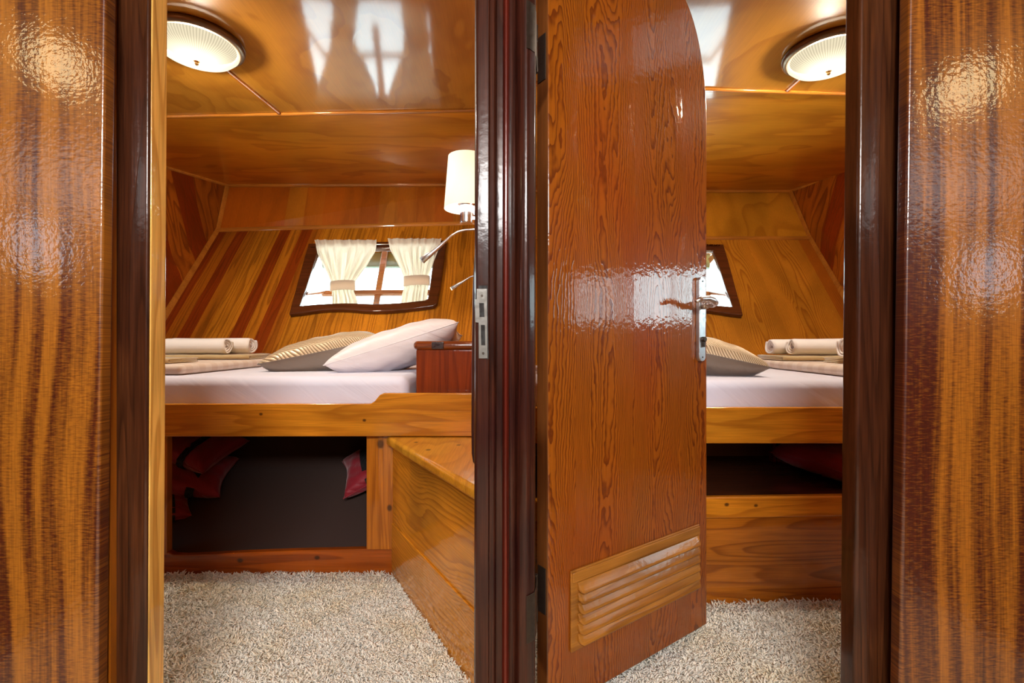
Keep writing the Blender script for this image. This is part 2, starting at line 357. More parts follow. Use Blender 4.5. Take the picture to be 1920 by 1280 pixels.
M['tie'] = cloth('cream_tieback', (0.78, 0.66, 0.50), rough=0.8, trans=0.2)
M['satin'] = cloth('taupe_satin', (0.22, 0.17, 0.13), rough=0.32, wr=0.3, wr_scale=4.0, sheen=0.1)
M['jacket'] = cloth('red_jacket', (0.28, 0.005, 0.018), rough=0.6, wr=0.6, wr_scale=5.0)
M['strap'] = plain('black_webbing', (0.006, 0.006, 0.007), 0.8)
M['greyliner'] = plain('grey_liner', (0.45, 0.46, 0.50), 0.7)
M['brownfelt'] = cloth('brown_carpet_liner', (0.050, 0.028, 0.022), rough=1.0, weave=260.0, weave_str=1.0, sheen=0.0)
M['blind'] = plain('grey_green_blind', (0.22, 0.30, 0.26), 0.7)
M['glass'] = glass('window_glass')
M['void'] = plain('bulb_blocker_black', (0.0, 0.0, 0.0), 1.0)
for nd in M['void'].node_tree.nodes:
    if nd.type == 'BSDF_PRINCIPLED': nd.inputs['Specular IOR Level'].default_value = 0.0

def gold_mat():
    """embroidered gold face: fan of fine ribs"""
    m, nt, b = nodes('gold_embroidery')
    u, v, t = coords(nt, 'X', 'Y')
    uv = nt.nodes.new('ShaderNodeTexCoord').outputs['UV']
    sp = N(nt, 'ShaderNodeSeparateXYZ'); nt.links.new(uv, sp.inputs[0])
    dx = math_(nt, 'SUBTRACT', sp.outputs[0], 1.7); dy = math_(nt, 'SUBTRACT', sp.outputs[1], -0.7)
    ang = math_(nt, 'ARCTAN2', dy, dx)
    r = math_(nt, 'SQRT', math_(nt, 'ADD', math_(nt, 'MULTIPLY', dx, dx), math_(nt, 'MULTIPLY', dy, dy)))
    leaf = math_(nt, 'SINE', math_(nt, 'MULTIPLY', r, 34.0))
    s = math_(nt, 'SINE', math_(nt, 'ADD', math_(nt, 'MULTIPLY', ang, 640.0), math_(nt, 'MULTIPLY', leaf, 1.6)))
    f = maprange(nt, s, -0.9, 0.3)
    col = mixc(nt, f, (0.30, 0.20, 0.10), (0.74, 0.58, 0.38))
    nt.links.new(col, b.inputs['Base Color']); b.inputs['Roughness'].default_value = 0.38; b.inputs['Metallic'].default_value = 0.25
    bp = N(nt, 'ShaderNodeBump'); bp.inputs['Strength'].default_value = 0.6; bp.inputs['Distance'].default_value = 0.002
    nt.links.new(s, bp.inputs['Height']); nt.links.new(bp.outputs[0], b.inputs['Normal'])
    return m
M['gold'] = gold_mat()

def carpet_mat():
    m, nt, b = nodes('cream_shag')
    tc = N(nt, 'ShaderNodeTexCoord')
    n = noise(nt, tc.outputs['Object'], 3.5, 3.0, 0.6); n2 = noise(nt, tc.outputs['Object'], 160.0, 1.0)
    col = mixc(nt, maprange(nt, n, 0.42, 0.72), (0.98, 0.94, 0.84), (0.95, 0.84, 0.62))
    s = maprange(nt, n2, 0.3, 0.7, 0.9, 1.02)
    col = mixc(nt, 1.0, col, vec(nt, s, s, s), 'MULTIPLY')
    nt.links.new(col, b.inputs['Base Color']); b.inputs['Roughness'].default_value = 0.95; b.inputs['Specular IOR Level'].default_value = 0.1
    b.inputs['Sheen Weight'].default_value = 0.5
    out = [n for n in nt.nodes if n.type == 'OUTPUT_MATERIAL'][0]; tr = N(nt, 'ShaderNodeBsdfTranslucent'); mx = N(nt, 'ShaderNodeMixShader'); mx.inputs[0].default_value = 0.05
    nt.links.new(col, tr.inputs[0]); nt.links.new(b.outputs[0], mx.inputs[1]); nt.links.new(tr.outputs[0], mx.inputs[2]); nt.links.new(mx.outputs[0], out.inputs[0])
    return m
M['carpet'] = carpet_mat()
M['backing'] = plain('carpet_backing', (0.70, 0.58, 0.42), 1.0)

# lit glass bowl: ribbed, glowing
def bowl_mat():
    m, nt, b = nodes('ribbed_lit_glass')
    tc = N(nt, 'ShaderNodeTexCoord'); sp = N(nt, 'ShaderNodeSeparateXYZ'); nt.links.new(tc.outputs['Object'], sp.inputs[0])
    ang = math_(nt, 'ARCTAN2', sp.outputs[1], sp.outputs[0])
    s = math_(nt, 'SINE', math_(nt, 'MULTIPLY', ang, 90.0))
    r = math_(nt, 'SQRT', math_(nt, 'ADD', math_(nt, 'POWER', sp.outputs[0], 2.0), math_(nt, 'POWER', sp.outputs[1], 2.0)))
    core = maprange(nt, r, 0.02, 0.15, 2.6, 0.95)
    e = math_(nt, 'MULTIPLY', core, maprange(nt, s, -1.0, 1.0, 0.78, 1.08))
    b.inputs['Base Color'].default_value = (0.0, 0.0, 0.0, 1); b.inputs['Roughness'].default_value = 0.35; b.inputs['Specular IOR Level'].default_value = 0.02
    b.inputs['Emission Color'].default_value = (1.0, 0.87, 0.60, 1); nt.links.new(e, b.inputs['Emission Strength'])
    bp = N(nt, 'ShaderNodeBump'); bp.inputs['Strength'].default_value = 0.4; bp.inputs['Distance'].default_value = 0.002
    nt.links.new(s, bp.inputs['Height']); nt.links.new(bp.outputs[0], b.inputs['Normal'])
    out = [n for n in nt.nodes if n.type == 'OUTPUT_MATERIAL'][0]; tr = N(nt, 'ShaderNodeBsdfTransparent'); mx = N(nt, 'ShaderNodeMixShader'); mx.inputs[0].default_value = 0.5
    nt.links.new(b.outputs[0], mx.inputs[1]); nt.links.new(tr.outputs[0], mx.inputs[2]); nt.links.new(mx.outputs[0], out.inputs[0])
    return m
M['bowl'] = bowl_mat()
def shade_mat():
    m, nt, b = nodes('lit_lampshade')
    tc = N(nt, 'ShaderNodeTexCoord'); sp = N(nt, 'ShaderNodeSeparateXYZ'); nt.links.new(tc.outputs['Object'], sp.inputs[0])
    n = noise(nt, tc.outputs['Object'], 300.0, 1.0)
    zz = math_(nt, 'SUBTRACT', sp.outputs[2], 0.0)
    e = math_(nt, 'MULTIPLY', maprange(nt, zz, 0.0, 0.19, 0.56, 0.38), maprange(nt, n, 0.3, 0.7, 0.96, 1.04))
    b.inputs['Base Color'].default_value = (0.85, 0.8, 0.65, 1); b.inputs['Roughness'].default_value = 0.9
    b.inputs['Emission Color'].default_value = (1.0, 0.85, 0.55, 1); nt.links.new(e, b.inputs['Emission Strength'])
    return m
M['shade'] = shade_mat()
M['shade_in'] = plain('shade_lining', (0.9, 0.9, 0.95), 0.7, emit=(0.90, 0.92, 1.0), estr=0.55)
M['led'] = plain('reading_led', (1, 0.8, 0.5), 0.4, emit=(1.0, 0.75, 0.4), estr=4.0)

# ================================================================== SETTING
def struct(o): o['kind'] = 'structure'; return o
CZ = 2.24
# floor: port cabin, starboard cabin, corridor in one deck
struct(MB().box(-3.2, 3.2, -2.0, 4.3, -0.10, -0.022).build('floor', M['backing']))

# --- port (left) stern wall with the window hole
def curvewin(pts, W, off): return [onwall(x, y, W, off) for x, y in pts]
OUT_L = [(545, 595), (566, 593), (588, 589.5), (607, 587), (626, 586), (646, 586), (665, 587), (684, 589), (703, 590), (722, 589.5), (742, 588), (761, 586.5), (780, 584), (800, 581.5),
         (815, 579), (821, 574), (827, 545), (831, 515), (835, 484), (838.5, 456), (795, 457.5), (750, 458.5), (705, 459.5), (660, 460.5), (615, 461.5), (581, 462.5), (573, 490), (565, 520), (557, 550), (550, 575)]
INN_L = [(565, 579), (583, 577.5), (601, 576), (619, 575), (634, 574.5), (650, 574), (665, 574.3), (682, 575), (700, 575.5), (717, 575.3), (735, 574.5), (750, 573.6), (764, 572.5), (782, 570.5),
         (797, 568.8), (803, 566), (807, 542), (810, 517), (814, 492), (817, 471), (781, 471.5), (742, 471.8), (703, 472), (665, 472.5), (627, 473), (601, 473.5), (592, 498), (584, 522), (577, 545), (570, 564)]
mirr = lambda L: [(1935-x, y+1.5) for x, y in L]
OUT_R, INN_R = mirr(OUT_L), mirr(INN_L)
def wall_with_hole(name, outline, hole, mat, n):
    polys = [outline, hole]; tri = tessellate_polygon(polys); v = outline+hole
    me = bpy.data.meshes.new('m'); me.from_pydata([tuple(q) for q in v], [], [tuple(t) for t in tri]); me.update()
    bm = bmesh.new(); bm.from_mesh(me); bmesh.ops.recalc_face_normals(bm, faces=bm.faces)
    bm.faces.ensure_lookup_table()
    if bm.faces[0].normal.dot(Vector(n)) < 0: bmesh.ops.reverse_faces(bm, faces=bm.faces)
    bm.to_mesh(me); bm.free()
    return link(name, me, mat, solid=0.03)
mid = lambda A, B, W: [(onwall(*a, W)+onwall(*b, W))/2 for a, b in zip(A, B)]
lw = wall_with_hole('wall_stern_left', [wallpt(-2.35, 0.30), wallpt(-0.05, 0.30), wallpt(-0.05, 1.915), wallpt(-2.35, 1.835)], mid(OUT_L, INN_L, WL), M['stern_l'], (0, -1, 0.5)); struct(lw)
rw = wall_with_hole('wall_stern_right', [wallpt(0.03, 0.30, WR), wallpt(2.379, 0.30, WR), wallpt(2.379, 1.771, WR), wallpt(0.03, 1.775, WR)], mid(OUT_R, INN_R, WR), M['stern_r'], (0, -1, 0.5)); struct(rw)
def slab(name, loop, d, mat, **k):
    return struct(MB().prism([Vector(q) for q in loop], d).build(name, mat, **k))
TL = wallpt(-2.35, 1.835); TR = wallpt(-0.05, 1.915)
slab('wall_upper_left', [TL, TR, (-0.05, 3.95, CZ), (-2.35, 3.963, CZ)], (0, 0.03, 0.0), M['upper'])
RL = wallpt(0.03, 1.775, WR); RR = wallpt(2.379, 1.771, WR)
slab('wall_upper_right', [RL, RR, (2.379, 4.117, CZ), (0.03, 4.117, CZ)], (0, 0.03, 0.0), M['upper_r'])
# hull sides
slab('wall_left', [(-2.35, 2.586, 0.30), (-2.35, 3.828, 1.835), (-2.35, 3.963, CZ), (-2.557, 3.54, CZ), (-2.72, 3.0, CZ), (-2.62, 2.5, 0.9), (-2.45, 2.3, 0.3)], (-0.03, 0, 0), M['side'])
def quadwin(name, A, B, C_, D, hole, mat, n):
    """wall quad with a rectangular hole given in (s,t) fractions"""
    A, B, C_, D = map(Vector, (A, B, C_, D))
    q = lambda s, t: (A*(1-s)+B*s)*(1-t)+(D*(1-s)+C_*s)*t
    s0, s1, t0, t1 = hole
    return wall_with_hole(name, [A, B, C_, D], [q(s0, t0), q(s1, t0), q(s1, t1), q(s0, t1)], mat, n), [q(s0, t0), q(s1, t0), q(s1, t1), q(s0, t1)]
lw2, LH = quadwin('wall_hull_left', (-2.72, 0.9, -0.05), (-2.62, 2.65, -0.05), (-2.72, 3.02, CZ), (-2.9, 0.9, CZ), (0.28, 0.62, 0.50, 0.68), M['side'], (1, 0, 0)); struct(lw2)
slab('wall_right', [(2.379, 2.68, 0.30), (2.379, 3.827, 1.771), (2.379, 4.117, CZ), (2.60, 3.60, CZ), (2.76, 3.0, CZ), (2.64, 2.5, 0.9), (2.48, 2.3, 0.3)], (0.03, 0, 0), M['side'])
rw2, RH = quadwin('wall_hull_right', (2.62, 0.9, -0.05), (2.55, 2.68, -0.05), (2.76, 3.05, CZ), (2.80, 0.9, CZ), (0.13, 0.46, 0.50, 0.665), M['side'], (-1, 0, 0)); struct(rw2)
def hull_window(name, H, inn):
    H = [Vector(q) for q in H]; c = sum(H, Vector())/4; n = Vector((inn, 0, 0))
    out = [c+(q-c)*1.12 for q in H]
    fr = MB().ring(out, H, n*0.03).build(name, M['frame'], bevel=0.006); struct(fr)
    MB().prism([q-n*0.012 for q in H], -n*0.004).build('pane', M['glass'], fr)
    m0 = (H[0]+H[1])/2; m1 = (H[3]+H[2])/2
    MB().tube([m0-n*0.01, m1-n*0.01], 0.012, 8).build('muntin', M['frame'], fr)
    area('sky_portal', c-n*0.02, c+n, (H[1]-H[0]).length, (H[3]-H[0]).length*1.0, 1, (1, 1, 1), True)
hull_window('window_3', LH, 1); hull_window('window_4', RH, -1)

# ceilings: forward panels and aft panels, with battens
slab('ceiling_left', [(-3.1, 1.0, CZ), (-0.05, 1.0, CZ), (-0.05, 2.667, CZ), (-3.1, 2.80, CZ)], (0, 0, 0.03), M['ceil'])
slab('ceiling_left_aft', [(-3.1, 2.80, CZ), (-0.05, 2.667, CZ), (-0.05, 4.15, CZ), (-3.1, 4.15, CZ)], (0, 0, 0.03), M['ceil2'])
slab('ceiling_right', [(0.03, 1.0, CZ), (3.1, 1.0, CZ), (3.1, 2.58, CZ), (0.03, 2.395, CZ)], (0, 0, 0.03), M['ceil'])
slab('ceiling_right_aft', [(0.03, 2.395, CZ), (3.1, 2.58, CZ), (3.1, 4.25, CZ), (0.03, 4.25, CZ)], (0, 0, 0.03), M['ceil2'])
def batten(name, a, b, wdt=0.028, th=0.012, up=(0, 0, -1), mat='batten'):
    a, b, up = Vector(a), Vector(b), Vector(up).normalized(); t = (b-a).normalized(); s = t.cross(up).normalized()*wdt/2
    prof = [-s, -s+up*th*0.6, -s*0.5+up*th, s*0.5+up*th, s+up*th*0.6, s]
    return struct(MB().prism([a+q for q in prof], b-a).build(name, M[mat], bevel=0.002, seg=2))
n_ = [0]
def trim(a, b, **k):
    n_[0] += 1; return batten('trim_%d' % (n_[0]+10), a, b, **k)
trim((-3.1, 2.80, CZ), (-0.05, 2.667, CZ))
trim((-1.314, 2.70, CZ), (-1.47, 1.05, CZ), wdt=0.022, mat='stile')
trim((0.03, 2.395, CZ), (3.1, 2.58, CZ))
trim((1.414, 2.46, CZ), (1.42, 1.05, CZ), wdt=0.022, mat='stile')
trim((-2.35, 3.955, CZ-0.004), (-0.05, 3.935, CZ-0.004), up=(0, -1, -0.6))
trim(TL+Vector((0, -0.005, 0)), TR+Vector((0, -0.005, 0)), up=(0, -1, 0.1), wdt=0.034)
trim(RL+Vector((0, -0.005, 0)), RR+Vector((0, -0.005, 0)), up=(0, -1, 0.1), wdt=0.030)
trim((0.03, 4.10, CZ-0.004), (2.379, 4.10, CZ-0.004), up=(0, -1, -0.6))
trim((-2.345, 2.95, 0.765), TL+Vector((0.005, 0, 0)), up=(1, -1, 0.6), wdt=0.04)
trim(TL+Vector((0.005, 0, 0)), (-2.345, 3.955, CZ), up=(1, -0.6, 0), wdt=0.04)
trim((-2.345, 3.955, CZ-0.004), (-2.552, 3.54, CZ-0.004), up=(1, 0, -1), wdt=0.026)
trim((-2.552, 3.54, CZ-0.004), (-2.715, 3.0, CZ-0.004), up=(1, 0, -1), wdt=0.026)
trim((2.374, 3.03, 0.765), RR+Vector((-0.005, 0, 0)), up=(-1, -1, 0.6), wdt=0.034)
trim(RR+Vector((-0.005, 0, 0)), (2.374, 4.10, CZ), up=(-1, -0.6, 0), wdt=0.034)
trim((2.374, 4.10, CZ-0.004), (2.595, 3.60, CZ-0.004), up=(-1, 0, -1), wdt=0.024)
trim((2.595, 3.60, CZ-0.004), (2.755, 3.0, CZ-0.004), up=(-1, 0, -1), wdt=0.024)

# bulkhead between the cabins
struct(MB().box(-0.05, 0.03, 1.17, 4.15, -0.05, CZ).build('wall_middle', M['upper']))

# --- stern windows
def stern_window(name, OUT, INN, W, flip):
    fo = [onwall(x, y, W, 0.0) for x, y in OUT]; fi = [onwall(x, y, W, 0.0) for x, y in INN]
    nrm = Vector((0, -1, W[1])).normalized()
    fr = MB().ring(fo, fi, nrm*0.035).build(name, M['frame'], bevel=0.008, seg=3); struct(fr)
    X = (lambda x: 1935-x) if flip else (lambda x: x); dy = 1.5 if flip else 0
    q = lambda x, y, off: onwall(X(x), y+dy, W, off)
    s = MB(); d = -nrm*0.03
    def bar(a, b, wd, off, off2=None):
        A = q(*a, off); B = q(*b, off if off2 is None else off2); t = (B-A).normalized()
        sd = (t.cross(nrm).normalized() if off2 is None else Vector((0, W[1], 1)).normalized())*wd/2
        s.prism([A-sd, A+sd, B+sd, B-sd], d if off2 is None else Vector((0.02, 0, 0)))
    bar((723, 462), (702.5, 584), 0.048, -0.22); bar((603, 547.5), (850, 545.5), 0.042, -0.21)
    bar((571, 550.5), (606, 547.5), 0.036, -0.03, -0.215)
    bar((596, 467), (850, 464), 0.05, -0.22)
    bar((590, 470), (606, 488), 0.06, -0.04, -0.21)
    s.build('sash', M['sash'], fr, bevel=0.004, seg=2)
    roof = [q(600, 440, -0.24), q(872, 440, -0.24), q(862, 499, -0.26), q(604, 500, -0.26)]
    MB().prism(roof, -nrm*0.02).build('blind', M['blind'], fr)
    pane = [q(470, 430, -0.225), q(900, 430, -0.225), q(880, 610, -0.225), q(440, 610, -0.225)]
    MB().prism(pane, -nrm*0.004).build('pane', M['glass'], fr)
    c = sum(fi, Vector())/len(fi)
    area('sky_portal', c-nrm*0.02, c+nrm, (fi[0]-fi[14]).length*1.02, (fi[25]-fi[0]).length*1.05, 1, (1, 1, 1), True)
    return fr
stern_window('window_1', OUT_L, INN_L, WL, False)
stern_window('window_2', OUT_R, INN_R, WR, True)

# ------------------------------------------------ near bulkhead: panels, jambs, post
def ex(px_top, px_bot, y):       # edge line through (px_top, 0) and (px_bot, 1280)
    return px_top+(px_bot-px_top)*y/1280.0
def strip(e0, e1, Y, depth, z0=-0.05, z1=2.24):
    """vertical board between two (slightly raked) edges given by their picture columns at this depth"""
    lp = []
    for e, z in ((e0, z0), (e1, z0), (e1, z1), (e0, z1)):
        y = CY-(z-CAMZ)*F/Y; lp.append(P(ex(*e, y), y, Y))
    return lp, (0, depth, 0)
def board(name, e0, e1, Y, depth, mat, parent=None, bevel=0.004, seg=3, **k):
    lp, d = strip(e0, e1, Y, depth, **k)
    return MB().prism(lp, d).build(name, mat, parent, bevel=bevel, seg=seg)
struct(board('wall_front_left', (-560, -575), (197, 181), 1.0, 0.03, M['ribbon_l'], bevel=0.006))
struct(board('wall_front_right', (1706, 1688), (2480, 2462), 1.0, 0.03, M['ribbon_r'], bevel=0.006))
# bulkhead core behind the panels
struct(MB().box(-3.0, -0.865, 1.034, 1.09, -0.05, CZ).build('wall_bulkhead_left', M['upper']))
struct(MB().box(0.868, 3.0, 1.034, 1.09, -0.05, CZ).build('wall_bulkhead_right', M['upper']))
struct(MB().box(-0.86, 0.862, 1.03, 1.09, 2.09, CZ).build('wall_header', M['jamb']))
j1 = struct(board('trim_2', (205, 190), (280, 273), 1.05, 0.045, M['jamb'], bevel=0.006))
lp, d = strip((280, 273), (286, 279), 1.056, 0.046)
MB().prism(lp, d).build('lining', M['pine'], j1, bevel=0.002)
# raked right-hand jamb
j2 = struct(board('trim_3', (1613, 1602), (1702, 1684), 1.05, 0.05, M['jamb'], bevel=0.008))
# centre post, moulded profile (picture column, depth)
prof = [(891, 1.115), (889.5, 1.09), (892, 1.080), (896, 1.077), (916, 1.077), (917.5, 1.083), (926, 1.085), (929, 1.090), (930, 1.112), (941, 1.114), (958, 1.114), (966, 1.108),
        (969, 1.096), (974, 1.088), (981, 1.083), (988, 1.083), (993, 1.088), (1002, 1.100), (1004, 1.125), (1004, 1.165), (930, 1.17), (891, 1.17)]
lo = [P(x-0.9, 0, Y) for x, Y in prof]; hi = [P(x+1.6, 0, Y) for x, Y in prof]
for q in lo: q.z = -0.05
for q in hi: q.z = 2.24
n = len(prof); pm = MB(); pm.add(lo+hi, [tuple(range(n)), tuple(range(n, 2*n))]+[(i, (i+1) % n, n+(i+1) % n, n+i) for i in range(n)])
post = struct(pm.build('trim_1', M['post'], bevel=0.0015, seg=2))
bd = MB(); A = [(941.5, 1.113), (942.5, 1.103), (946, 1.096), (950, 1.096), (954, 1.103), (955, 1.113)]
lo = [P(x-0.9, 0, Y) for x, Y in A]; hi = [P(x+1.6, 0, Y) for x, Y in A]
for q in lo: q.z = -0.05
for q in hi: q.z = 2.05
n = len(A); bd.add(lo+hi, [tuple(range(n)), tuple(range(n, 2*n))]+[(i, (i+1) % n, n+(i+1) % n, n+i) for i in range(n)])
bd.build('bead', M['bead'], post, bevel=0.001, seg=2)
# bulging stop on the cabin side of the post
st = MB(); pts = []
for y, x in ((470, 890), (500, 888), (560, 886), (640, 884.5), (800, 883.5), (850, 884), (866, 886.5), (872, 890)): pts.append(P(x, y, 1.11))
pts += [P(897, 872, 1.11), P(897, 470, 1.11)]
st.prism(pts, (0, 0.03, 0)).build('door_stop', M['post'], post, bevel=0.004)
# strike plate
Ys = 1.0745
sp = MB(); out = [P(893.5, 541, Ys), P(913.5, 541, Ys), P(914.5, 672, Ys), P(897.5, 672, Ys), (P(897, 605, Ys)), P(891, 604, Ys), P(890, 562, Ys), P(893.5, 560, Ys)]
stp = sp.prism(out, (0, 0.003, 0)).build('strike_plate', M['worn'], post, bevel=0.0008)
hl = MB()
for x0, y0, x1, y1 in ((898.5, 568, 907.5, 594), (901.5, 609, 909, 647)):
    hl.prism([P(x0, y0, Ys-0.0008), P(x1, y0, Ys-0.0008), P(x1+0.8, y1, Ys-0.0008), P(x0+0.8, y1, Ys-0.0008)], (0, 0.0007, 0))
hl.build('slot', M['black'], stp)
MB().prism([P(897, 535, Ys+0.001), P(914, 535, Ys+0.001), P(916.5, 673, Ys+0.001), P(912, 673, Ys+0.001), P(911, 541, Ys+0.001), P(897, 541, Ys+0.001)], (0, 0.0025, 0)).build('mortise', M['black'], stp)
sc = MB()
for x, y in ((903.5, 554), (906, 662)): sc.lathe([(0.0001, 0), (0.0028, 0), (0.0028, 0.002), (0.0001, 0.002)], P(x, y, Ys-0.0015), 12, 'Y')
sc.build('screw', M['hinge'], stp)

# ------------------------------------------------ the open door
ANG = math.atan2(0.577, 0.816)
DR = Matrix.Translation((0.0907, 1.2003, 0)) @ Matrix.Rotation(ANG, 4, 'Z')
door = MB()
Wd = 0.681
def arch():
    p = [(0.0, 0.012), (Wd, 0.012), (Wd, 1.68)]
    for k in range(1, 15):
        a = math.pi/2*k/14; p.append((Wd-0.18+0.18*math.cos(a), 1.68+0.385*math.sin(a)))
    for k in range(0, 7):
        a = math.pi/2*k/6; p.append((0.10-0.10*math.sin(a), 1.965+0.10*math.cos(a)))
    return p
# local mesh: x along the leaf, y away from the corridor, z up
d1 = bpy.data.objects.new('door_1', mesh(*(lambda b: (b.v, b.f))(MB().prism([(x, 0, z) for x, z in arch()], (0, 0.04, 0))))); C.objects.link(d1)
d1.data.materials.append(M['door']); d1.matrix_world = DR; struct(d1)
d1.data.polygons.foreach_set('use_smooth', [True]*len(d1.data.polygons))
b_ = d1.modifiers.new('bevel', 'BEVEL'); b_.width = 0.004; b_.segments = 3; b_.limit_method = 'ANGLE'; d1.modifiers.new('wn', 'WEIGHTED_NORMAL')
def dpart(name, mb, mat, parent=None, **k):
    """part written in the door's own coordinates"""
    o = link(name, mesh(mb.v, mb.f), mat, None, **k); o.parent = parent or d1
    return o
# lipping on the hinge edge
dpart('edge_lipping', MB().box(-0.004, 0.0, 0.0005, 0.0395, 0.012, 1.96), M['door_edge'])
# louvred vent
fr = MB(); z0, z1, s0, s1 = 0.147, 0.357, 0.0715, 0.630
bite = [(0.405, z0), (0.425, z0+0.006), (0.445, z0+0.013), (0.475, z0+0.013), (0.495, z0+0.003)]
loop = [(s0, z0)]+bite+[(s1, z0), (s1, z1), (s0, z1)]
fr.prism([(s, -0.007, z) for s, z in loop], (0, 0.0065, 0))
fr.box(s0+0.003, s1-0.003, -0.011, -0.006, 0.326, z1-0.004)
vent = dpart('louvre_vent', fr, M['vent'], bevel=0.002, seg=2)
sl = MB()
for k in range(6):
    zb = 0.296-k*0.0268; a, b = 0.092, 0.620
    secs = []
    for s, dd, lift in ((a, 0.25, 0.010), (a+0.004, 0.7, 0.004), (a+0.012, 1.0, 0.0), (b-0.012, 1.0, 0.0), (b-0.004, 0.7, 0.004), (b, 0.25, 0.010)):
        zl = zb+lift
        secs.append([(s, -0.0065, zb+0.0285), (s, -0.010, zb+0.0275), (s, -0.010-0.012*dd, zl+0.010), (s, -0.010-0.015*dd, zl+0.004), (s, -0.010-0.013*dd, zl), (s, -0.0065, zl)])
    v = [p for q in secs for p in q]; m_ = 6
    f = [tuple(range(m_)), tuple(range(5*m_, 6*m_))]+[(i*m_+j, i*m_+(j+1) % m_, (i+1)*m_+(j+1) % m_, (i+1)*m_+j) for i in range(5) for j in range(m_)]
    sl.add(v, f)
so = dpart('slat_panel', sl, M['vent'], vent, bevel=0.0015, seg=2)
# handle: long plate, lever, key cylinder
pl = MB(); hx, hw, zb, zt = 0.636, 0.0175, 0.885, 1.159
lp = []
for k in range(9):
    a = math.pi*k/8; lp.append((hx+hw*math.cos(a), zt-hw*0.8+hw*0.8*math.sin(a)))
for k in range(9):
    a = math.pi+math.pi*k/8; lp.append((hx+hw*math.cos(a), zb+hw*0.8+hw*0.8*math.sin(a)))
pl.prism([(s, -0.014, z) for s, z in lp], (0, 0.0138, 0))
plate = dpart('handle_plate', pl, M['steel'], bevel=0.002)
lv = MB(); path = [(hx, -0.012, 1.068), (hx, -0.035, 1.068), (hx-0.002, -0.052, 1.068), (hx-0.010, -0.064, 1.071), (hx-0.028, -0.068, 1.078), (hx-0.055, -0.068, 1.083), (hx-0.085, -0.066, 1.080), (hx-0.11, -0.064, 1.072)]
lv.tube(path, [0.0095, 0.0095, 0.0105, 0.011, 0.0105, 0.0092, 0.008, 0.0055], 14)
lv.lathe([(0.0001, -0.030), (0.013, -0.030), (0.014, -0.026), (0.014, -0.013), (0.0001, -0.013)], (hx, 0, 1.068), 20, 'Y')
dpart('lever', lv, M['lever_steel'], plate, smooth=True)
ky = MB()
ky.lathe([(0.0001, -0.024), (0.0075, -0.024), (0.0085, -0.022), (0.0085, -0.0135), (0.0001, -0.0135)], (hx+0.001, 0, 0.957), 18, 'Y')
ky.box(hx-0.0035, hx+0.0045, -0.021, -0.0135, 0.932, 0.953)
dpart('key_cylinder', ky, M['hinge'], plate, bevel=0.0008)
ss = MB()
for z in (zt-0.014, zb+0.014): ss.lathe([(0.0001, -0.0148), (0.0028, -0.0148), (0.0028, -0.013), (0.0001, -0.013)], (hx, 0, z), 12, 'Y')
dpart('screw', ss, M['hinge'], plate)
# hinges: leaf on the door edge, knuckle, leaf on the post
INV = DR.inverted()
for z0, z1 in ((1.607, 1.723), (0.265, 0.381)):
    h = MB()
    h.box(-0.0065, -0.004, 0.004, 0.034, z0, z1)
    k0 = INV @ P(1004, 640, 1.175); k0.z = 0
    zz = [z0, z0+(z1-z0)*0.33, z0+(z1-z0)*0.34, z0+(z1-z0)*0.66, z0+(z1-z0)*0.67, z1]
    rr = [0.0062, 0.0062, 0.0052, 0.0052, 0.0062, 0.0062]
    h.tube([(k0.x, k0.y, z) for z in zz], rr, 10)
    q = [INV @ P(x, 640, Y) for x, Y in ((987, 1.0795), (994, 1.0845), (1003, 1.0975), (1005.5, 1.12), (1006.5, 1.168), (1005, 1.168), (1004, 1.12), (1001.5, 1.099), (993, 1.086), (987, 1.081))]
    h.prism([(p.x, p.y, z0+0.004) for p in q], (0, 0, z1-z0-0.008))
    dpart('hinge', h, M['hinge'], bevel=0.0006, seg=1)

# ------------------------------------------------ corridor around the camera
struct(MB().box(-1.62, -1.58, -2.0, 1.0, -0.05, 2.24).build('wall_corridor_left', M['jamb']))
struct(MB().box(1.58, 1.62, -2.0, 1.0, -0.05, 2.24).build('wall_corridor_right', M['jamb']))
struct(MB().box(-1.6, 1.6, -2.04, -2.0, -0.05, 2.24).build('wall_back', M['jamb']))
struct(MB().box(-1.62, 1.62, -2.04, 1.034, 2.24, 2.27).build('ceiling_corridor', M['ceil2']))
M['port'] = plain('porthole_pane', (0.8, 0.85, 0.9), 0.4, emit=(0.72, 0.86, 1.0), estr=2.0)
n_win = [4]
for sx, zc in ((-1, 1.27), (1, 1.18)):
    n_win[0] += 1
    c = Vector((sx*1.58, 0.42, zc))
    o = struct(MB().lathe([(0.10, 0), (0.14, 0), (0.14, -0.02*sx), (0.10, -0.03*sx), (0.10, 0.0)], c, 40, 'X', False).build('window_%d' % n_win[0], M['brass'], smooth=True))
    MB().lathe([(0.0001, -0.004*sx), (0.102, -0.004*sx), (0.102, -0.002*sx), (0.0001, -0.002*sx)], c, 40, 'X').build('pane', M['port'], o)
for sx, zc, pw in ((-1, 1.86, 5), (1, 1.78, 7)):
    c = Vector((sx*1.50, 0.42, zc))
    t = empty('corridor_lamp', (sx*1.58, 0.42, zc), label='round wall lamp high on the %s corridor wall beside the camera' % ('left' if sx < 0 else 'right'), cat='lamp', group='corridor wall lamps')
    MB().lathe([(0.0001, 0), (0.05, 0), (0.05, -0.02*sx), (0.0001, -0.02*sx)], (sx*1.58, 0.42, zc), 24, 'X').build('back_plate', M['brass'], t)
    g = MB().lathe([(0.0001, -0.075), (0.04, -0.065), (0.07, -0.035), (0.08, 0), (0.07, 0.035), (0.04, 0.065), (0.0001, 0.075)], c+Vector((0.01*-sx, 0, 0)), 24).build('globe', plain('corridor_globe', (1, 0.9, 0.7), 0.4, emit=(1.0, 0.78, 0.42), estr=5.0), t, smooth=True)

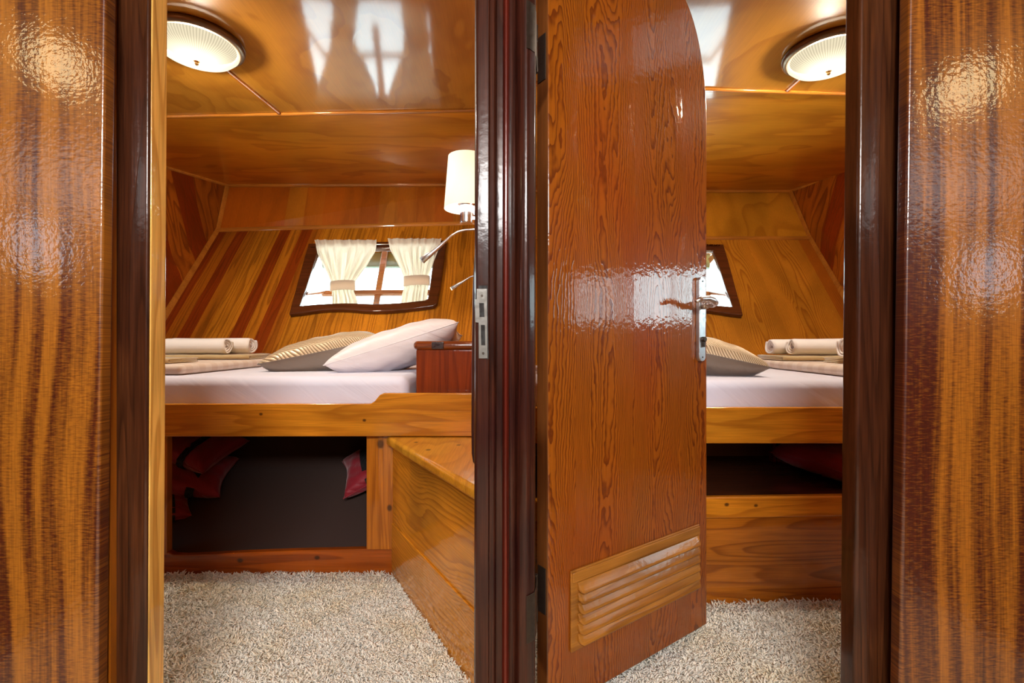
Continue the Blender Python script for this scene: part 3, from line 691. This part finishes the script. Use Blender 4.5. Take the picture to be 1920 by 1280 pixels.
# ================================================================== THINGS
# ---- ceiling lights
def ceiling_light(x, y, label):
    t = empty('ceiling_light', (x, y, CZ), label=label, cat='ceiling light', group='round ceiling lights in the cabins')
    for nm, pr, mt in (('rim', [(0.150, 0), (0.178, 0), (0.184, -0.010), (0.182, -0.022), (0.172, -0.030), (0.158, -0.030), (0.150, -0.02)], M['bronze']),
                       ('glass_bowl', [(0.163, -0.026), (0.160, -0.040), (0.140, -0.060), (0.105, -0.076), (0.06, -0.085), (0.0001, -0.088)], M['bowl']),
                       ('bulb_blocker', [(0.0001, -0.015), (0.158, -0.015), (0.158, -0.019), (0.0001, -0.019)], M['void']),  # added black disc above the bulb, keeps its light off the ceiling
                       ('finial', [(0.0001, -0.088), (0.010, -0.088), (0.012, -0.093), (0.006, -0.097), (0.008, -0.102), (0.005, -0.108), (0.0001, -0.110)], M['brass'])):
        mb = MB().lathe(pr, (0, 0, 0), 64, 'Z', nm in ('bulb_blocker', 'finial')); o = link(nm, mesh(mb.v, mb.f), mt, None, smooth=True); o.parent = t
ceiling_light(-1.350, 2.055, 'round ribbed glass ceiling light above the left bed, dark rim')
ceiling_light(1.405, 2.130, 'round ribbed glass ceiling light above the right bed, dark rim')
point('ceiling_bulb', (-1.35, 2.055, CZ-0.045), 80, (1.0, 0.89, 0.72), 0.05)
point('ceiling_bulb', (1.405, 2.13, CZ-0.045), 80, (1.0, 0.89, 0.72), 0.05)

# ---- wall lamps with flexible reading arms
def wall_lamp(x, y, zb, label, arm, rads, lit):
    t = empty('wall_lamp', (x, y, zb), label=label, cat='wall lamp', group='wall lamps over the left bed')
    sh = MB(); rb, rt, h = 0.082, 0.067, 0.19; seg = 48; v = []
    for r, z in ((rb, 0), (rt, h), (rt-0.002, h), (rb-0.002, 0)):
        for k in range(seg): a = 2*math.pi*k/seg; v.append((r*math.cos(a), r*math.sin(a), z))
    f = [(i*seg+k, i*seg+(k+1) % seg, ((i+1) % 4)*seg+(k+1) % seg, ((i+1) % 4)*seg+k) for i in range(4) for k in range(seg)]
    me = mesh(v, f); o = link('lamp_shade', me, [M['shade'], M['shade_in']], None, smooth=True); o.parent = t
    for p in me.polygons:
        if p.index//seg == 2: p.material_index = 1
    q = MB().lathe([(rt-0.004, h-0.012), (rt-0.004, h-0.010), (0.0001, h-0.010), (0.0001, h-0.012)], (0, 0, 0), 32)
    o = link('diffuser', mesh(q.v, q.f), M['shade_in'], None); o.parent = t
    q = MB().lathe([(0.0001, -0.052), (0.023, -0.052), (0.025, -0.048), (0.025, 0.012), (0.034, 0.016), (0.034, 0.022), (0.0001, 0.022)], (0, 0, 0), 32)
    o = link('stem', mesh(q.v, q.f), M['lamp_chrome'], None, smooth=False, bevel=0.001); o.parent = t
    q = MB().box(0.0, -0.052-x, -0.012, 0.012, -0.042, -0.028).box(-0.058-x, -0.052-x, -0.04, 0.04, -0.11, 0.05)
    o = link('back_plate', mesh(q.v, q.f), M['lamp_chrome'], None, bevel=0.002); o.parent = t
    q = MB().tube([Vector(p)-Vector((x, y, zb)) for p in arm], rads, 14)
    o = link('reading_arm', mesh(q.v, q.f), M['steel'], None, smooth=True); o.parent = t
    if lit:
        e = Vector(arm[-1])-Vector((x, y, zb)); dd = (Vector(arm[-1])-Vector(arm[-2])).normalized()
        q = MB().tube([e, e+dd*0.003], rads[-1]*0.9, 12); l = link('reading_led', mesh(q.v, q.f), M['led'], None); l.parent = o; 
    return t
Y1 = 1.75
arm1 = [Vector((-0.052, Y1, 1.352))]+[P(x, y, Y) for x, y, Y in ((905, 432, 1.75), (888, 430, 1.75), (872, 431, 1.745), (858, 435, 1.74), (846, 442, 1.73), (835, 452, 1.72), (824, 462, 1.715), (811, 473, 1.71), (791, 488.5, 1.70))]
wall_lamp(-0.165, Y1, 1.432, 'cream drum shade wall lamp with chrome stem and curved reading arm, nearest the door post', arm1, [0.004]*6+[0.005, 0.0068, 0.0085, 0.0125], False)
Y2 = 2.85
arm2 = [Vector((-0.052, Y2, 1.345))]+[P(x, y, Y2) for x, y in ((905, 514), (893, 515), (882, 519), (874, 524), (866, 529), (846.5, 541))]
wall_lamp(-0.135, Y2, 1.44, 'farther wall lamp whose lit reading arm shows right of the window', arm2, [0.004, 0.004, 0.004, 0.0042, 0.005, 0.007, 0.011], True)
point('wall_lamp_bulb', (-0.165, Y1, 1.50), 3.2, (1.0, 0.82, 0.55), 0.03)
point('wall_lamp_bulb', (-0.135, Y2, 1.51), 4.0, (1.0, 0.82, 0.55), 0.03)

# ---- curtains
def curtain(W, rows, label, X=lambda x: x, folds=8, seed=0):
    """rows: (y, left px, right px, fold amplitude, wall offset)"""
    rnd = random.Random(seed); nrm = Vector((0, -1, W[1])).normalized()
    t = empty('curtain', tuple((onwall(X(rows[0][1]), rows[0][0], W)+onwall(X(rows[0][2]), rows[0][0], W))/2), label=label, cat='curtain', group='short window curtains')
    nu = 120; v = []; ph = [rnd.uniform(-0.35, 0.35) for _ in range(folds+2)]
    R = []
    for i in range(len(rows)-1):
        for k in range(6):
            f = k/6; g = f*f*(3-2*f); R.append(tuple(a*(1-g)+b*g for a, b in zip(rows[i], rows[i+1])))
    R.append(rows[-1])
    for (y, l, r, amp, off) in R:
        for k in range(nu+1):
            s = k/nu; ff = s*folds; j = int(min(ff, folds-1e-6)); p = ph[j]*(1-(ff-j))+ph[j+1]*(ff-j)
            wv = math.sin(2*math.pi*(ff+p)); wv2 = 0.4*math.sin(2*math.pi*(ff*2.3+p+y*0.01))
            yy = y+(1.2*wv+1.0*wv2 if y < 452 else 0)
            v.append(onwall(X(l+(r-l)*s), yy, W, off)+nrm*amp*(wv+wv2))
    m = len(R); f = [(i*(nu+1)+k, i*(nu+1)+k+1, (i+1)*(nu+1)+k+1, (i+1)*(nu+1)+k) for i in range(m-1) for k in range(nu)]
    link('curtain_panel', mesh(v, f), M['curtain'], t, smooth=True, solid=0.0012)
    return t
def tieback(t, W, c, X=lambda x: x):
    nrm = Vector((0, -1, W[1])).normalized(); (xl, yt, xr, yb) = c
    v = []; seg = 24
    for y in (yt, (yt+yb)/2, yb):
        for k in range(seg+1):
            s = k/seg; x = xl+(xr-xl)*s; v.append(onwall(X(x), y-2.5*math.sin(math.pi*s)*0+(s-0.5)*-2.0, W, 0.030)+nrm*0.016*math.sin(math.pi*s)**0.5)
    f = [(i*(seg+1)+k, i*(seg+1)+k+1, (i+1)*(seg+1)+k+1, (i+1)*(seg+1)+k) for i in range(2) for k in range(seg)]
    link('tieback', mesh(v, f), M['tie'], t, smooth=True, solid=0.002)
c1 = curtain(WL, [(449.5, 589, 706.5, 0.009, 0.068), (458, 592, 706, 0.006, 0.068), (463, 592.5, 705.5, 0.004, 0.066), (472, 594, 704, 0.013, 0.05), (495, 605, 690, 0.018, 0.035), (515, 615, 675, 0.016, 0.02), (529, 620.5, 665, 0.008, 0.012),
                  (548, 622, 664, 0.008, 0.004), (560, 622.5, 669, 0.015, 0.0), (578, 622, 673, 0.015, -0.012)], 'left cream curtain tied back in the bed window', folds=6, seed=1)
tieback(c1, WL, (619, 528, 666, 546))
c2 = curtain(WL, [(447, 727, 828, 0.009, 0.068), (456, 729, 826, 0.006, 0.068), (461, 730, 825, 0.004, 0.066), (470, 732, 822, 0.013, 0.05), (490, 742, 814, 0.018, 0.035), (508, 752, 808, 0.016, 0.02), (520, 757, 804, 0.008, 0.012),
                  (538, 758, 804, 0.008, 0.004), (552, 755, 802, 0.015, 0.0), (575, 752, 801, 0.015, -0.012)], 'right cream curtain tied back beside the reading arm', folds=6, seed=2)
tieback(c2, WL, (756.5, 518.5, 806, 537))
rod = MB().tube([onwall(581, 461.5, WL, 0.05), onwall(838, 454.5, WL, 0.05)], 0.0045, 10)
tag(rod.build('curtain_rod', M['chrome'], smooth=True), 'thin metal curtain rod across the top of the left cabin window', 'curtain rod', 'curtain rods')
XR = lambda x: 1935-x
rod = MB().tube([onwall(1349.5, 459, WR, 0.05), onwall(1100, 456, WR, 0.05)], 0.0045, 10)
tag(rod.build('curtain_rod', M['brass'], smooth=True), 'thin brass curtain rod end showing past the open door', 'curtain rod', 'curtain rods')

# ---- beds
def bed_left():
    t = empty('bed', (-1.3, 1.965, 0.0), label='built-in bed with honey wood rail and dark open space below, left cabin', cat='bed', group='built-in cabin beds')
    Y = 1.95
    lp = [P(-200, 757, Y), P(694, 757, Y), P(702, 752, Y), P(712, 740, Y), P(719, 737, Y), P(940, 737, Y), P(940, 818, Y), P(-200, 819, Y)]
    MB().prism(lp, (0, 0.032, 0)).build('rail', M['rail'], t, bevel=0.005)
    Yb = 1.995
    sill = [(-2.55, -0.022), (-0.47, -0.022), (-0.47, 0.088), (-0.604, 0.088), (-0.85, 0.083), (-1.1, 0.074), (-1.25, 0.066), (-1.36, 0.061), (-1.41, 0.064), (-1.43, 0.075), (-2.55, 0.09)]
    MB().prism([(x, Yb, z) for x, z in sill], (0, 0.03, 0)).build('sill', M['sill'], t, bevel=0.004)
    for x0, x1 in ((-0.604, -0.493), (-1.56, -1.432)):
        MB().box(x0, x1, Yb-0.004, Yb+0.03, 0.07 if x0 < -1 else 0.087, 0.60).build('post', M['stile'], t, bevel=0.003)
    MB().box(-2.45, -0.06, Y+0.04, 2.80, 0.575, 0.598).build('bed_board', M['side'], t)
bed_left()
def bed_right():
    t = empty('bed', (1.3, 1.86, 0.0), label='built-in bed with straight honey wood rail, right cabin beyond the door', cat='bed', group='built-in cabin beds')
    Y = 1.84
    lp = [P(990, 763.5, Y), P(2150, 763.5, Y), P(2150, 831.5, Y), P(990, 831.5, Y)]
    MB().prism(lp, (0, 0.032, 0)).build('rail', M['rail'], t, bevel=0.005)
    MB().box(0.06, 2.4, Y+0.04, 2.88, 0.572, 0.596).build('bed_board', M['side'], t)
bed_right()

# under-bed carpet-lined hull slope (left) and grey liner (right)
struct(MB().prism([(-2.45, 2.03, 0.045), (-0.05, 2.03, 0.045), (-0.05, 2.545, 0.285), (-2.45, 2.545, 0.285)], (0, 0.01, -0.03)).prism([(-2.4, 2.54, 0.275), (-0.05, 2.54, 0.275), (-0.05, 2.765, 0.572), (-2.4, 2.765, 0.572)], (0, 0.012, 0.0)).build('floor_under_bed_left', M['brownfelt']))
struct(MB().box(0.03, 2.5, 2.42, 2.46, 0.30, 0.56).build('wall_under_bed_right', M['greyliner']))

# mattresses
def mattress(outline, z0, z1, back_shift, label):
    n = len(outline); v = [Vector((x, y, z0)) for x, y in outline]+[Vector((x, y+(back_shift if y > 2.7 else 0), z1)) for x, y in outline]
    f = [tuple(range(n)), tuple(range(n, 2*n))]+[(i, (i+1) % n, n+(i+1) % n, n+i) for i in range(n)]
    o = link('mattress', mesh(v, f), M['sheet'], None, bevel=0.042, seg=6)
    return tag(o, label, 'mattress', 'mattresses under white fitted sheets')
mattress([(-2.40, 1.988), (-0.432, 1.988), (-0.432, 2.40), (-0.07, 2.40), (-0.07, 2.82), (-2.30, 2.82)], 0.60, 0.806, 0.165, 'mattress under a white fitted sheet, left bed beside the nightstand')
mattress([(0.07, 1.882), (2.42, 1.882), (2.34, 2.90), (0.07, 2.90)], 0.598, 0.800, 0.15, 'mattress under a creased white sheet on the bed past the open door')

def soft_box(name, loop, z0, z1, mat, label, cat, bevel=0.02, group=None, slope=0.0):
    n = len(loop); v = [Vector((x, y, z0)) for x, y in loop]+[Vector((x, y, z1)) for x, y in loop]
    f = [tuple(range(n)), tuple(range(n, 2*n))]+[(i, (i+1) % n, n+(i+1) % n, n+i) for i in range(n)]
    return tag(link(name, mesh(v, f), mat, None, bevel=bevel, seg=5), label, cat, group)
soft_box('blanket', [(-1.40, 2.03), (-1.41, 2.96), (-2.33, 2.96), (-2.40, 2.03)], 0.808, 0.850, M['blanket'], 'folded cream striped blanket under the towels on the left bed', 'blanket', 0.019, 'folded blankets across the beds')
soft_box('blanket', [(1.39, 1.93), (2.42, 1.93), (2.33, 3.02), (1.44, 3.02)], 0.802, 0.846, M['blanket'], 'folded peach striped blanket across the right bed beyond the door', 'blanket', 0.019, 'folded blankets across the beds')

# ---- pillows
def pillow(name, W_, H_, T_, loc, rot, mats, label, group=None, cat='pillow', droop=0.0, puff=0.45, pinch=0.07):
    nu, nv = 44, 36; v = []; f = []; uv = []
    idx = {}
    def pt(i, j, side):
        a = -1+2*i/nu; b = -1+2*j/nv
        e = (max(0, 1-abs(a)**2.6)*max(0, 1-abs(b)**2.6))**puff
        x = a*W_/2*(1-pinch*(1-b*b)*abs(a)**3+0.0); y = b*H_/2*(1-pinch*(1-a*a)*abs(b)**3)
        wr = 0.004*math.sin(13*a+5*b)*math.sin(9*b-3*a)*e
        z = side*(T_/2*e)+wr-droop*(a*a*0.5+b*b*0.5)
        return (x, y, z)
    for side in (1, -1):
        for i in range(nu+1):
            for j in range(nv+1):
                edge = i in (0, nu) or j in (0, nv)
                if edge and side == -1: idx[(side, i, j)] = idx[(1, i, j)]; continue
                idx[(side, i, j)] = len(v); v.append(pt(i, j, side)); uv.append((i/nu, j/nv))
        for i in range(nu):
            for j in range(nv):
                q = [idx[(side, i, j)], idx[(side, i+1, j)], idx[(side, i+1, j+1)], idx[(side, i, j+1)]]
                f.append(tuple(q if side == 1 else q[::-1]))
    me = bpy.data.meshes.new('m'); me.from_pydata(v, [], f); me.update()
    ul = me.uv_layers.new(name='uv')
    for l in me.loops: ul.data[l.index].uv = uv[l.vertex_index]
    o = bpy.data.objects.new(name, me); C.objects.link(o)
    for m in mats: me.materials.append(m)
    half = nu*nv
    for p in me.polygons: p.use_smooth = True; p.material_index = 0 if p.index < half or len(mats) == 1 else 1
    o.location = loc; o.rotation_euler = rot
    tag(o, label, cat, group)
    # stitched seam
    loop = [pt(i, 0, 1) for i in range(nu)]+[pt(nu, j, 1) for j in range(nv)]+[pt(i, nv, 1) for i in range(nu, 0, -1)]+[pt(0, j, 1) for j in range(nv, 0, -1)]
    s = MB().tube(loop+[loop[0]], 0.0022, 6, False); so = link('seam', mesh(s.v, s.f), mats[-1], None, smooth=True); so.parent = o
    return o
R_ = math.radians
pillow('cushion', 0.58, 0.44, 0.20, (-0.93, 2.50, 0.873), (R_(-8), R_(-12), R_(6)), [M['gold'], M['satin']], 'gold embroidered cushion lying against the white pillow, left bed', 'gold cushions', 'cushion')
pillow('pillow', 0.64, 0.44, 0.19, (-0.565, 2.42, 0.912), (R_(-8), R_(-18), R_(6)), [M['pillow']], 'white satin pillow propped against the red nightstand', None)
pillow('cushion', 0.60, 0.46, 0.19, (0.82, 2.27, 0.885), (R_(-6), R_(13), R_(-8)), [M['gold'], M['satin']], 'gold patterned cushion showing beside the open door handle', 'gold cushions', 'cushion')
pillow('pillow', 0.66, 0.44, 0.15, (0.62, 2.42, 0.93), (R_(14), R_(18), R_(-4)), [M['pillow']], 'white pillow behind the open door, only its corner showing', None)

# ---- towels
def towel_roll(x0, x1, y, z, r, label, face, yaw=0.0, seed=0):
    """rolled towel, axis along x; face = -1/+1 tells which end shows the spiral"""
    L = x1-x0; turns = 3.1; n = 110; v = []; th = 0.0085
    pts = []
    for k in range(n+1):
        a = turns*2*math.pi*k/n; rr = 0.006+(r-0.006)*(k/n)
        pts.append((rr*math.cos(a), rr*math.sin(a)*0.93))
    rows = 22; rnd = random.Random(seed)
    for i in range(rows+1):
        s = i/rows; x = -L/2+L*s
        for k, (a, b) in enumerate(pts):
            end = (1 - min(1, (L/2-abs(x))/0.018))
            sc = 1-0.06*end**2; jit = 0.004*math.sin(k*0.35+seed)*end
            bul = 1+0.03*math.sin(s*7+seed)
            v.append((x+jit*(1 if x > 0 else -1)-math.copysign(0.012*(1-k/n)*(1 if end > 0 else 0), x), a*sc*bul, b*sc*bul))
    m = n+1; f = [(i*m+k, i*m+k+1, (i+1)*m+k+1, (i+1)*m+k) for i in range(rows) for k in range(n)]
    o = link('rolled_towel', mesh(v, f), M['towel'], None, smooth=True, solid=th)
    o.modifiers['thick'].offset = 1
    o.location = ((x0+x1)/2, y, z+r); o.rotation_euler = (0, 0, yaw)
    return tag(o, label, 'towel', 'rolled white towels')
def folded_towel(x0, x1, y0, y1, z, h, label, yaw=0.0, open_=-1):
    """flat towel folded in three: the near edge shows the folds"""
    # profile in y-z: three layers joined by rounded folds
    lay = h/3.0; t = lay*0.72; pts = []
    L0, L1 = y0, y1
    def arc(cy, cz, r, a0, a1, k=8): return [(cy+r*math.cos(a0+(a1-a0)*i/k), cz+r*math.sin(a0+(a1-a0)*i/k)) for i in range(k+1)]
    z1_, z2_, z3_ = lay*0.5, lay*1.5, lay*2.5
    path = [(L1, z1_), (L0+(L1-L0)*0.5, z1_)]+arc(L0+lay, (z1_+z3_)/2, (z3_-z1_)/2, -math.pi/2, -3*math.pi/2)+[(L0+(L1-L0)*0.5, z3_), (L1, z3_)]
    inner = [(L0+lay*1.6, z2_), (L0+(L1-L0)*0.5, z2_), (L1-0.01, z2_)]
    v = []; f = []
    xs = [x0+(x1-x0)*k/16 for k in range(17)]
    for P_ in (path, inner):
        base = len(v); m = len(P_)
        for x in xs:
            e = min(1.0, min(x-x0, x1-x)/0.03); cr = 0.0015*math.sin(x*40)
            for (y, zz) in P_: v.append((x, y+(1-e)**2*0.012*(1 if y < (L0+L1)/2 else -1), z+zz*(0.9+0.1*e)+cr*0.5))
        f += [(base+i*m+k, base+i*m+k+1, base+(i+1)*m+k+1, base+(i+1)*m+k) for i in range(16) for k in range(m-1)]
    me = mesh([(a-(x0+x1)/2, b-(y0+y1)/2, c-z) for a, b, c in v], f)
    o = link('folded_towel', me, M['khaki'], None, smooth=True, solid=t); o.modifiers['thick'].offset = 0
    o.location = ((x0+x1)/2, (y0+y1)/2, z); o.rotation_euler = (0, 0, yaw)
    return tag(o, label, 'towel', 'folded khaki towels')
folded_towel(-2.02, -1.46, 2.60, 2.93, 0.852, 0.026, 'folded khaki towel under the two white rolls, left bed', yaw=0.10)
towel_roll(-1.95, -1.60, 2.70, 0.882, 0.044, 'front rolled white towel on the khaki one, left bed', 1, 0.03, 1)
towel_roll(-2.00, -1.52, 2.815, 0.882, 0.046, 'longer rolled white towel nearest the stern wall, left bed', 1, -0.02, 2)
folded_towel(-2.05, -1.535, 2.13, 2.36, 0.852, 0.022, 'khaki towel edge at the foot of the left bed, beside the pale jamb')
folded_towel(1.44, 1.98, 2.52, 2.83, 0.848, 0.026, 'folded khaki towel under the pair of white rolls, right bed', yaw=-0.04)
towel_roll(1.535, 1.95, 2.64, 0.878, 0.046, 'front white towel roll of the pair on the right bed', -1, -0.03, 3)
towel_roll(1.475, 1.93, 2.755, 0.878, 0.045, 'back white towel roll of the pair on the right bed', -1, 0.02, 4)
folded_towel(1.55, 2.02, 2.12, 2.40, 0.848, 0.026, 'khaki towel cut off by the right jamb on the right bed')
towel_roll(1.530, 1.98, 2.22, 0.876, 0.049, 'white towel roll cut off by the right jamb', -1, 0.0, 5)

# ---- nightstand (left cabin)
t = empty('nightstand', (-0.23, 2.2, 0.70), label='red mahogany nightstand with rounded top edge at the head of the left bed', cat='nightstand')
MB().box(-0.404, -0.055, 2.02, 2.37, 0.605, 0.916).build('body', M['nightstand'], t, bevel=0.006)
cap = MB(); cap.box(-0.415, -0.055, 2.008, 2.38, 0.914, 0.952)
cap.build('top_board', M['night_cap'], t, bevel=0.018, seg=5)
MB().box(-0.337, -0.285, 2.0065, 2.02, 0.917, 0.949).build('inlay', M['darkinlay'], t, bevel=0.004)

# ---- wooden step box (left cabin)
t = empty('storage_box', (-0.25, 1.75, 0.0), label='honey wood storage box with rounded lid between the left bed and door post', cat='box')
A, B = Vector((-0.493, 1.988, 0)), Vector((-0.113, 1.357, 0)); dr = (B-A).normalized(); B2 = B+dr*0.10
B2 = Vector((-0.058, B.y+(B2.y-B.y)*(( -0.058-B.x)/(B2.x-B.x)), 0))
# side panel drawn in its own frame so the grain follows the board
L_ = (B2-A).length; ang = math.atan2(dr.y, dr.x); bm_ = MB().box(0, L_, 0, 0.02, -0.022, 0.535)
sp_ = link('side_panel', mesh(bm_.v, bm_.f), M['box'], None, bevel=0.002); sp_.parent = t; sp_.location = A-Vector(t.location); sp_.rotation_euler = (0, 0, ang)
bm_ = MB().box(0, L_, -0.006, 0.0, -0.022, 0.20)
sp2 = link('plinth_board', mesh(bm_.v, bm_.f), M['box'], None, bevel=0.002); sp2.parent = t; sp2.location = A-Vector(t.location); sp2.rotation_euler = (0, 0, ang)
nl = Vector((-dr.y, dr.x, 0)); nl = nl if nl.x < 0 else -nl
lidA, lidB = A+nl*0.03-dr*0.0, B2+nl*0.03
lid = [(lidA.x, lidA.y), (lidB.x, lidB.y), (-0.056, lidB.y+0.03), (-0.056, 1.93), (-0.052, 1.985)]
MB().prism([(x, y, 0.522) for x, y in lid], (0, 0, 0.040)).build('lid', M['lid'], t, bevel=0.014, seg=5)

# ---- step / locker under the right bed
t = empty('step_locker', (1.2, 1.8, 0.0), label='wooden step locker with dark plank top below the right bed', cat='locker')
A, B = Vector((0.10, 1.745, 0)), Vector((2.45, 1.82, 0))
def wl(x): return 1.735+(x-0.10)*0.045
MB().prism([(0.04, wl(0.04)+0.012, -0.022), (2.45, wl(2.45)+0.012, -0.022), (2.45, wl(2.45)+0.012, 0.302), (0.04, wl(0.04)+0.012, 0.302)], (0, 0.02, 0)).build('front_panel', M['step_panel'], t)
MB().prism([(0.04, wl(0.04), 0.298), (2.45, wl(2.45), 0.298), (2.45, wl(2.45), 0.376), (0.04, wl(0.04), 0.376)], (0, 0.034, 0)).build('nosing_board', M['step'], t, bevel=0.008, seg=4)
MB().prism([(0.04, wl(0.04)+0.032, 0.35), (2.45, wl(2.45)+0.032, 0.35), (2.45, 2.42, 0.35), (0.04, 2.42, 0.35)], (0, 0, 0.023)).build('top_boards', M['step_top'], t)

# ---- life jackets stowed under the beds
def jacket(loc, rot, W_, H_, T_, label, seed=0):
    o = pillow('life_jacket', W_, H_, T_, loc, rot, [M['jacket']], label, 'red life jackets stowed under the beds', 'life jacket', puff=0.35, pinch=0.12)
    for k in (-0.22, 0.2):
        s = MB(); pts = []
        for i in range(21):
            a = 2*math.pi*i/20; pts.append((k*W_, 0.5*H_*1.0*math.cos(a), (T_/2*1.04)*math.sin(a)))
        for i in range(20):
            p, q = Vector(pts[i]), Vector(pts[i+1]); d = Vector((0.018, 0, 0)); s.add([p-d, p+d, q+d, q-d], [(0, 1, 2, 3)])
        so = link('strap', mesh(s.v, s.f), M['strap'], None, solid=0.003); so.parent = o
    return o
jacket((-1.64, 2.38, 0.295), (R_(24), R_(8), R_(15)), 0.44, 0.30, 0.11, 'red life jacket lying in the dark at the left post under the left bed')
jacket((-1.66, 2.47, 0.425), (R_(20), R_(14), R_(-10)), 0.46, 0.30, 0.12, 'red life jacket on top of the pile under the left bed')
jacket((-1.66, 2.22, 0.185), (R_(25), R_(4), R_(40)), 0.30, 0.22, 0.08, 'small red life jacket corner lowest at the left post under the left bed')
jacket((-0.62, 2.43, 0.37), (R_(24), R_(-25), R_(10)), 0.50, 0.30, 0.12, 'red life jacket hanging in the right corner under the left bed')
jacket((1.50, 2.10, 0.468), (R_(4), R_(-4), R_(24)), 0.62, 0.36, 0.16, 'large red life jacket bulging under the right bed')
jacket((1.60, 1.97, 0.395), (R_(2), R_(0), R_(-64)), 0.34, 0.50, 0.05, 'flat red life jacket strip lying on the dark step top')
jacket((1.36, 2.34, 0.455), (R_(60), R_(0), R_(-30)), 0.20, 0.30, 0.12, 'narrow red life jacket standing at the back under the right bed')

# ---- shag carpets: individual yarns, one object per cabin
def shag(name, inside, x0, x1, y0, y1, label, seed, step=0.0066):
    rng = np.random.default_rng(seed)
    xs = np.arange(x0, x1, step); ys = np.arange(y0, y1, step); X, Y = np.meshgrid(xs, ys); X = X.ravel(); Y = Y.ravel()
    X = X+rng.uniform(-.5, .5, X.size)*step; Y = Y+rng.uniform(-.5, .5, Y.size)*step
    keep = inside(X, Y); X = X[keep]; Y = Y[keep]; n = X.size
    # neighbouring yarns fall the same way in clumps
    ph = 2.2*np.sin(X*31+1.3*np.sin(Y*23))+2.0*np.cos(Y*37+X*11+seed)+rng.normal(0, 1.6, n)
    lean = rng.uniform(0.008, 0.024, n); h = rng.uniform(0.014, 0.030, n)*(1+0.22*np.sin(X*47)*np.sin(Y*53))
    dx = np.cos(ph); dy = np.sin(ph); zb = -0.022
    K = 4; t = np.array([0, 0.45, 0.8, 1.0]); rad = np.array([0.0026, 0.0028, 0.0025, 0.0011])
    V = np.zeros((n, K*3, 3))
    for k in range(K):
        cx = X+dx*lean*t[k]**1.8; cy = Y+dy*lean*t[k]**1.8; cz = zb+h*(t[k]-0.25*t[k]**3)
        for j in range(3):
            a = 2*np.pi*j/3+ph
            V[:, k*3+j, 0] = cx+rad[k]*np.cos(a); V[:, k*3+j, 1] = cy+rad[k]*np.sin(a); V[:, k*3+j, 2] = cz+(0.0006*np.sin(a) if k else 0)
    q = []
    for k in range(K-1):
        for j in range(3): q.append((k*3+j, k*3+(j+1) % 3, (k+1)*3+(j+1) % 3, (k+1)*3+j))
    q = np.array(q); Fq = (q[None]+(np.arange(n)*K*3)[:, None, None]).reshape(-1)
    me = bpy.data.meshes.new('m'); me.vertices.add(n*K*3); me.vertices.foreach_set('co', V.ravel())
    nf = n*len(q); me.loops.add(nf*4); me.loops.foreach_set('vertex_index', Fq.astype(np.int32))
    me.polygons.add(nf); me.polygons.foreach_set('loop_start', np.arange(0, nf*4, 4, dtype=np.int32)); me.polygons.foreach_set('loop_total', np.full(nf, 4, dtype=np.int32))
    me.polygons.foreach_set('use_smooth', np.ones(nf, dtype=bool)); me.update(calc_edges=True)
    o = link(name, me, M['carpet']); return tag(o, label, 'carpet', kind='stuff')
def in_left(X, Y):
    # left of the storage box, in front of the sill
    ax, ay, bx, by = -0.493, 2.0, -0.113, 1.357
    line = ax+(Y-ay)*(bx-ax)/(by-ay)
    return (X < line-0.008) & (Y < 1.992) & (Y > 1.10)
shag('shag_carpet', in_left, -1.55, -0.02, 1.12, 1.995, 'cream shag carpet on the left cabin floor in front of the bed', 3)
def in_right(X, Y): return (Y < 1.735+(X-0.10)*0.045-0.002) & (X > 0.05)
shag('shag_carpet', in_right, 0.06, 1.35, 1.12, 1.80, 'cream shag carpet on the right cabin floor under the open door', 5)
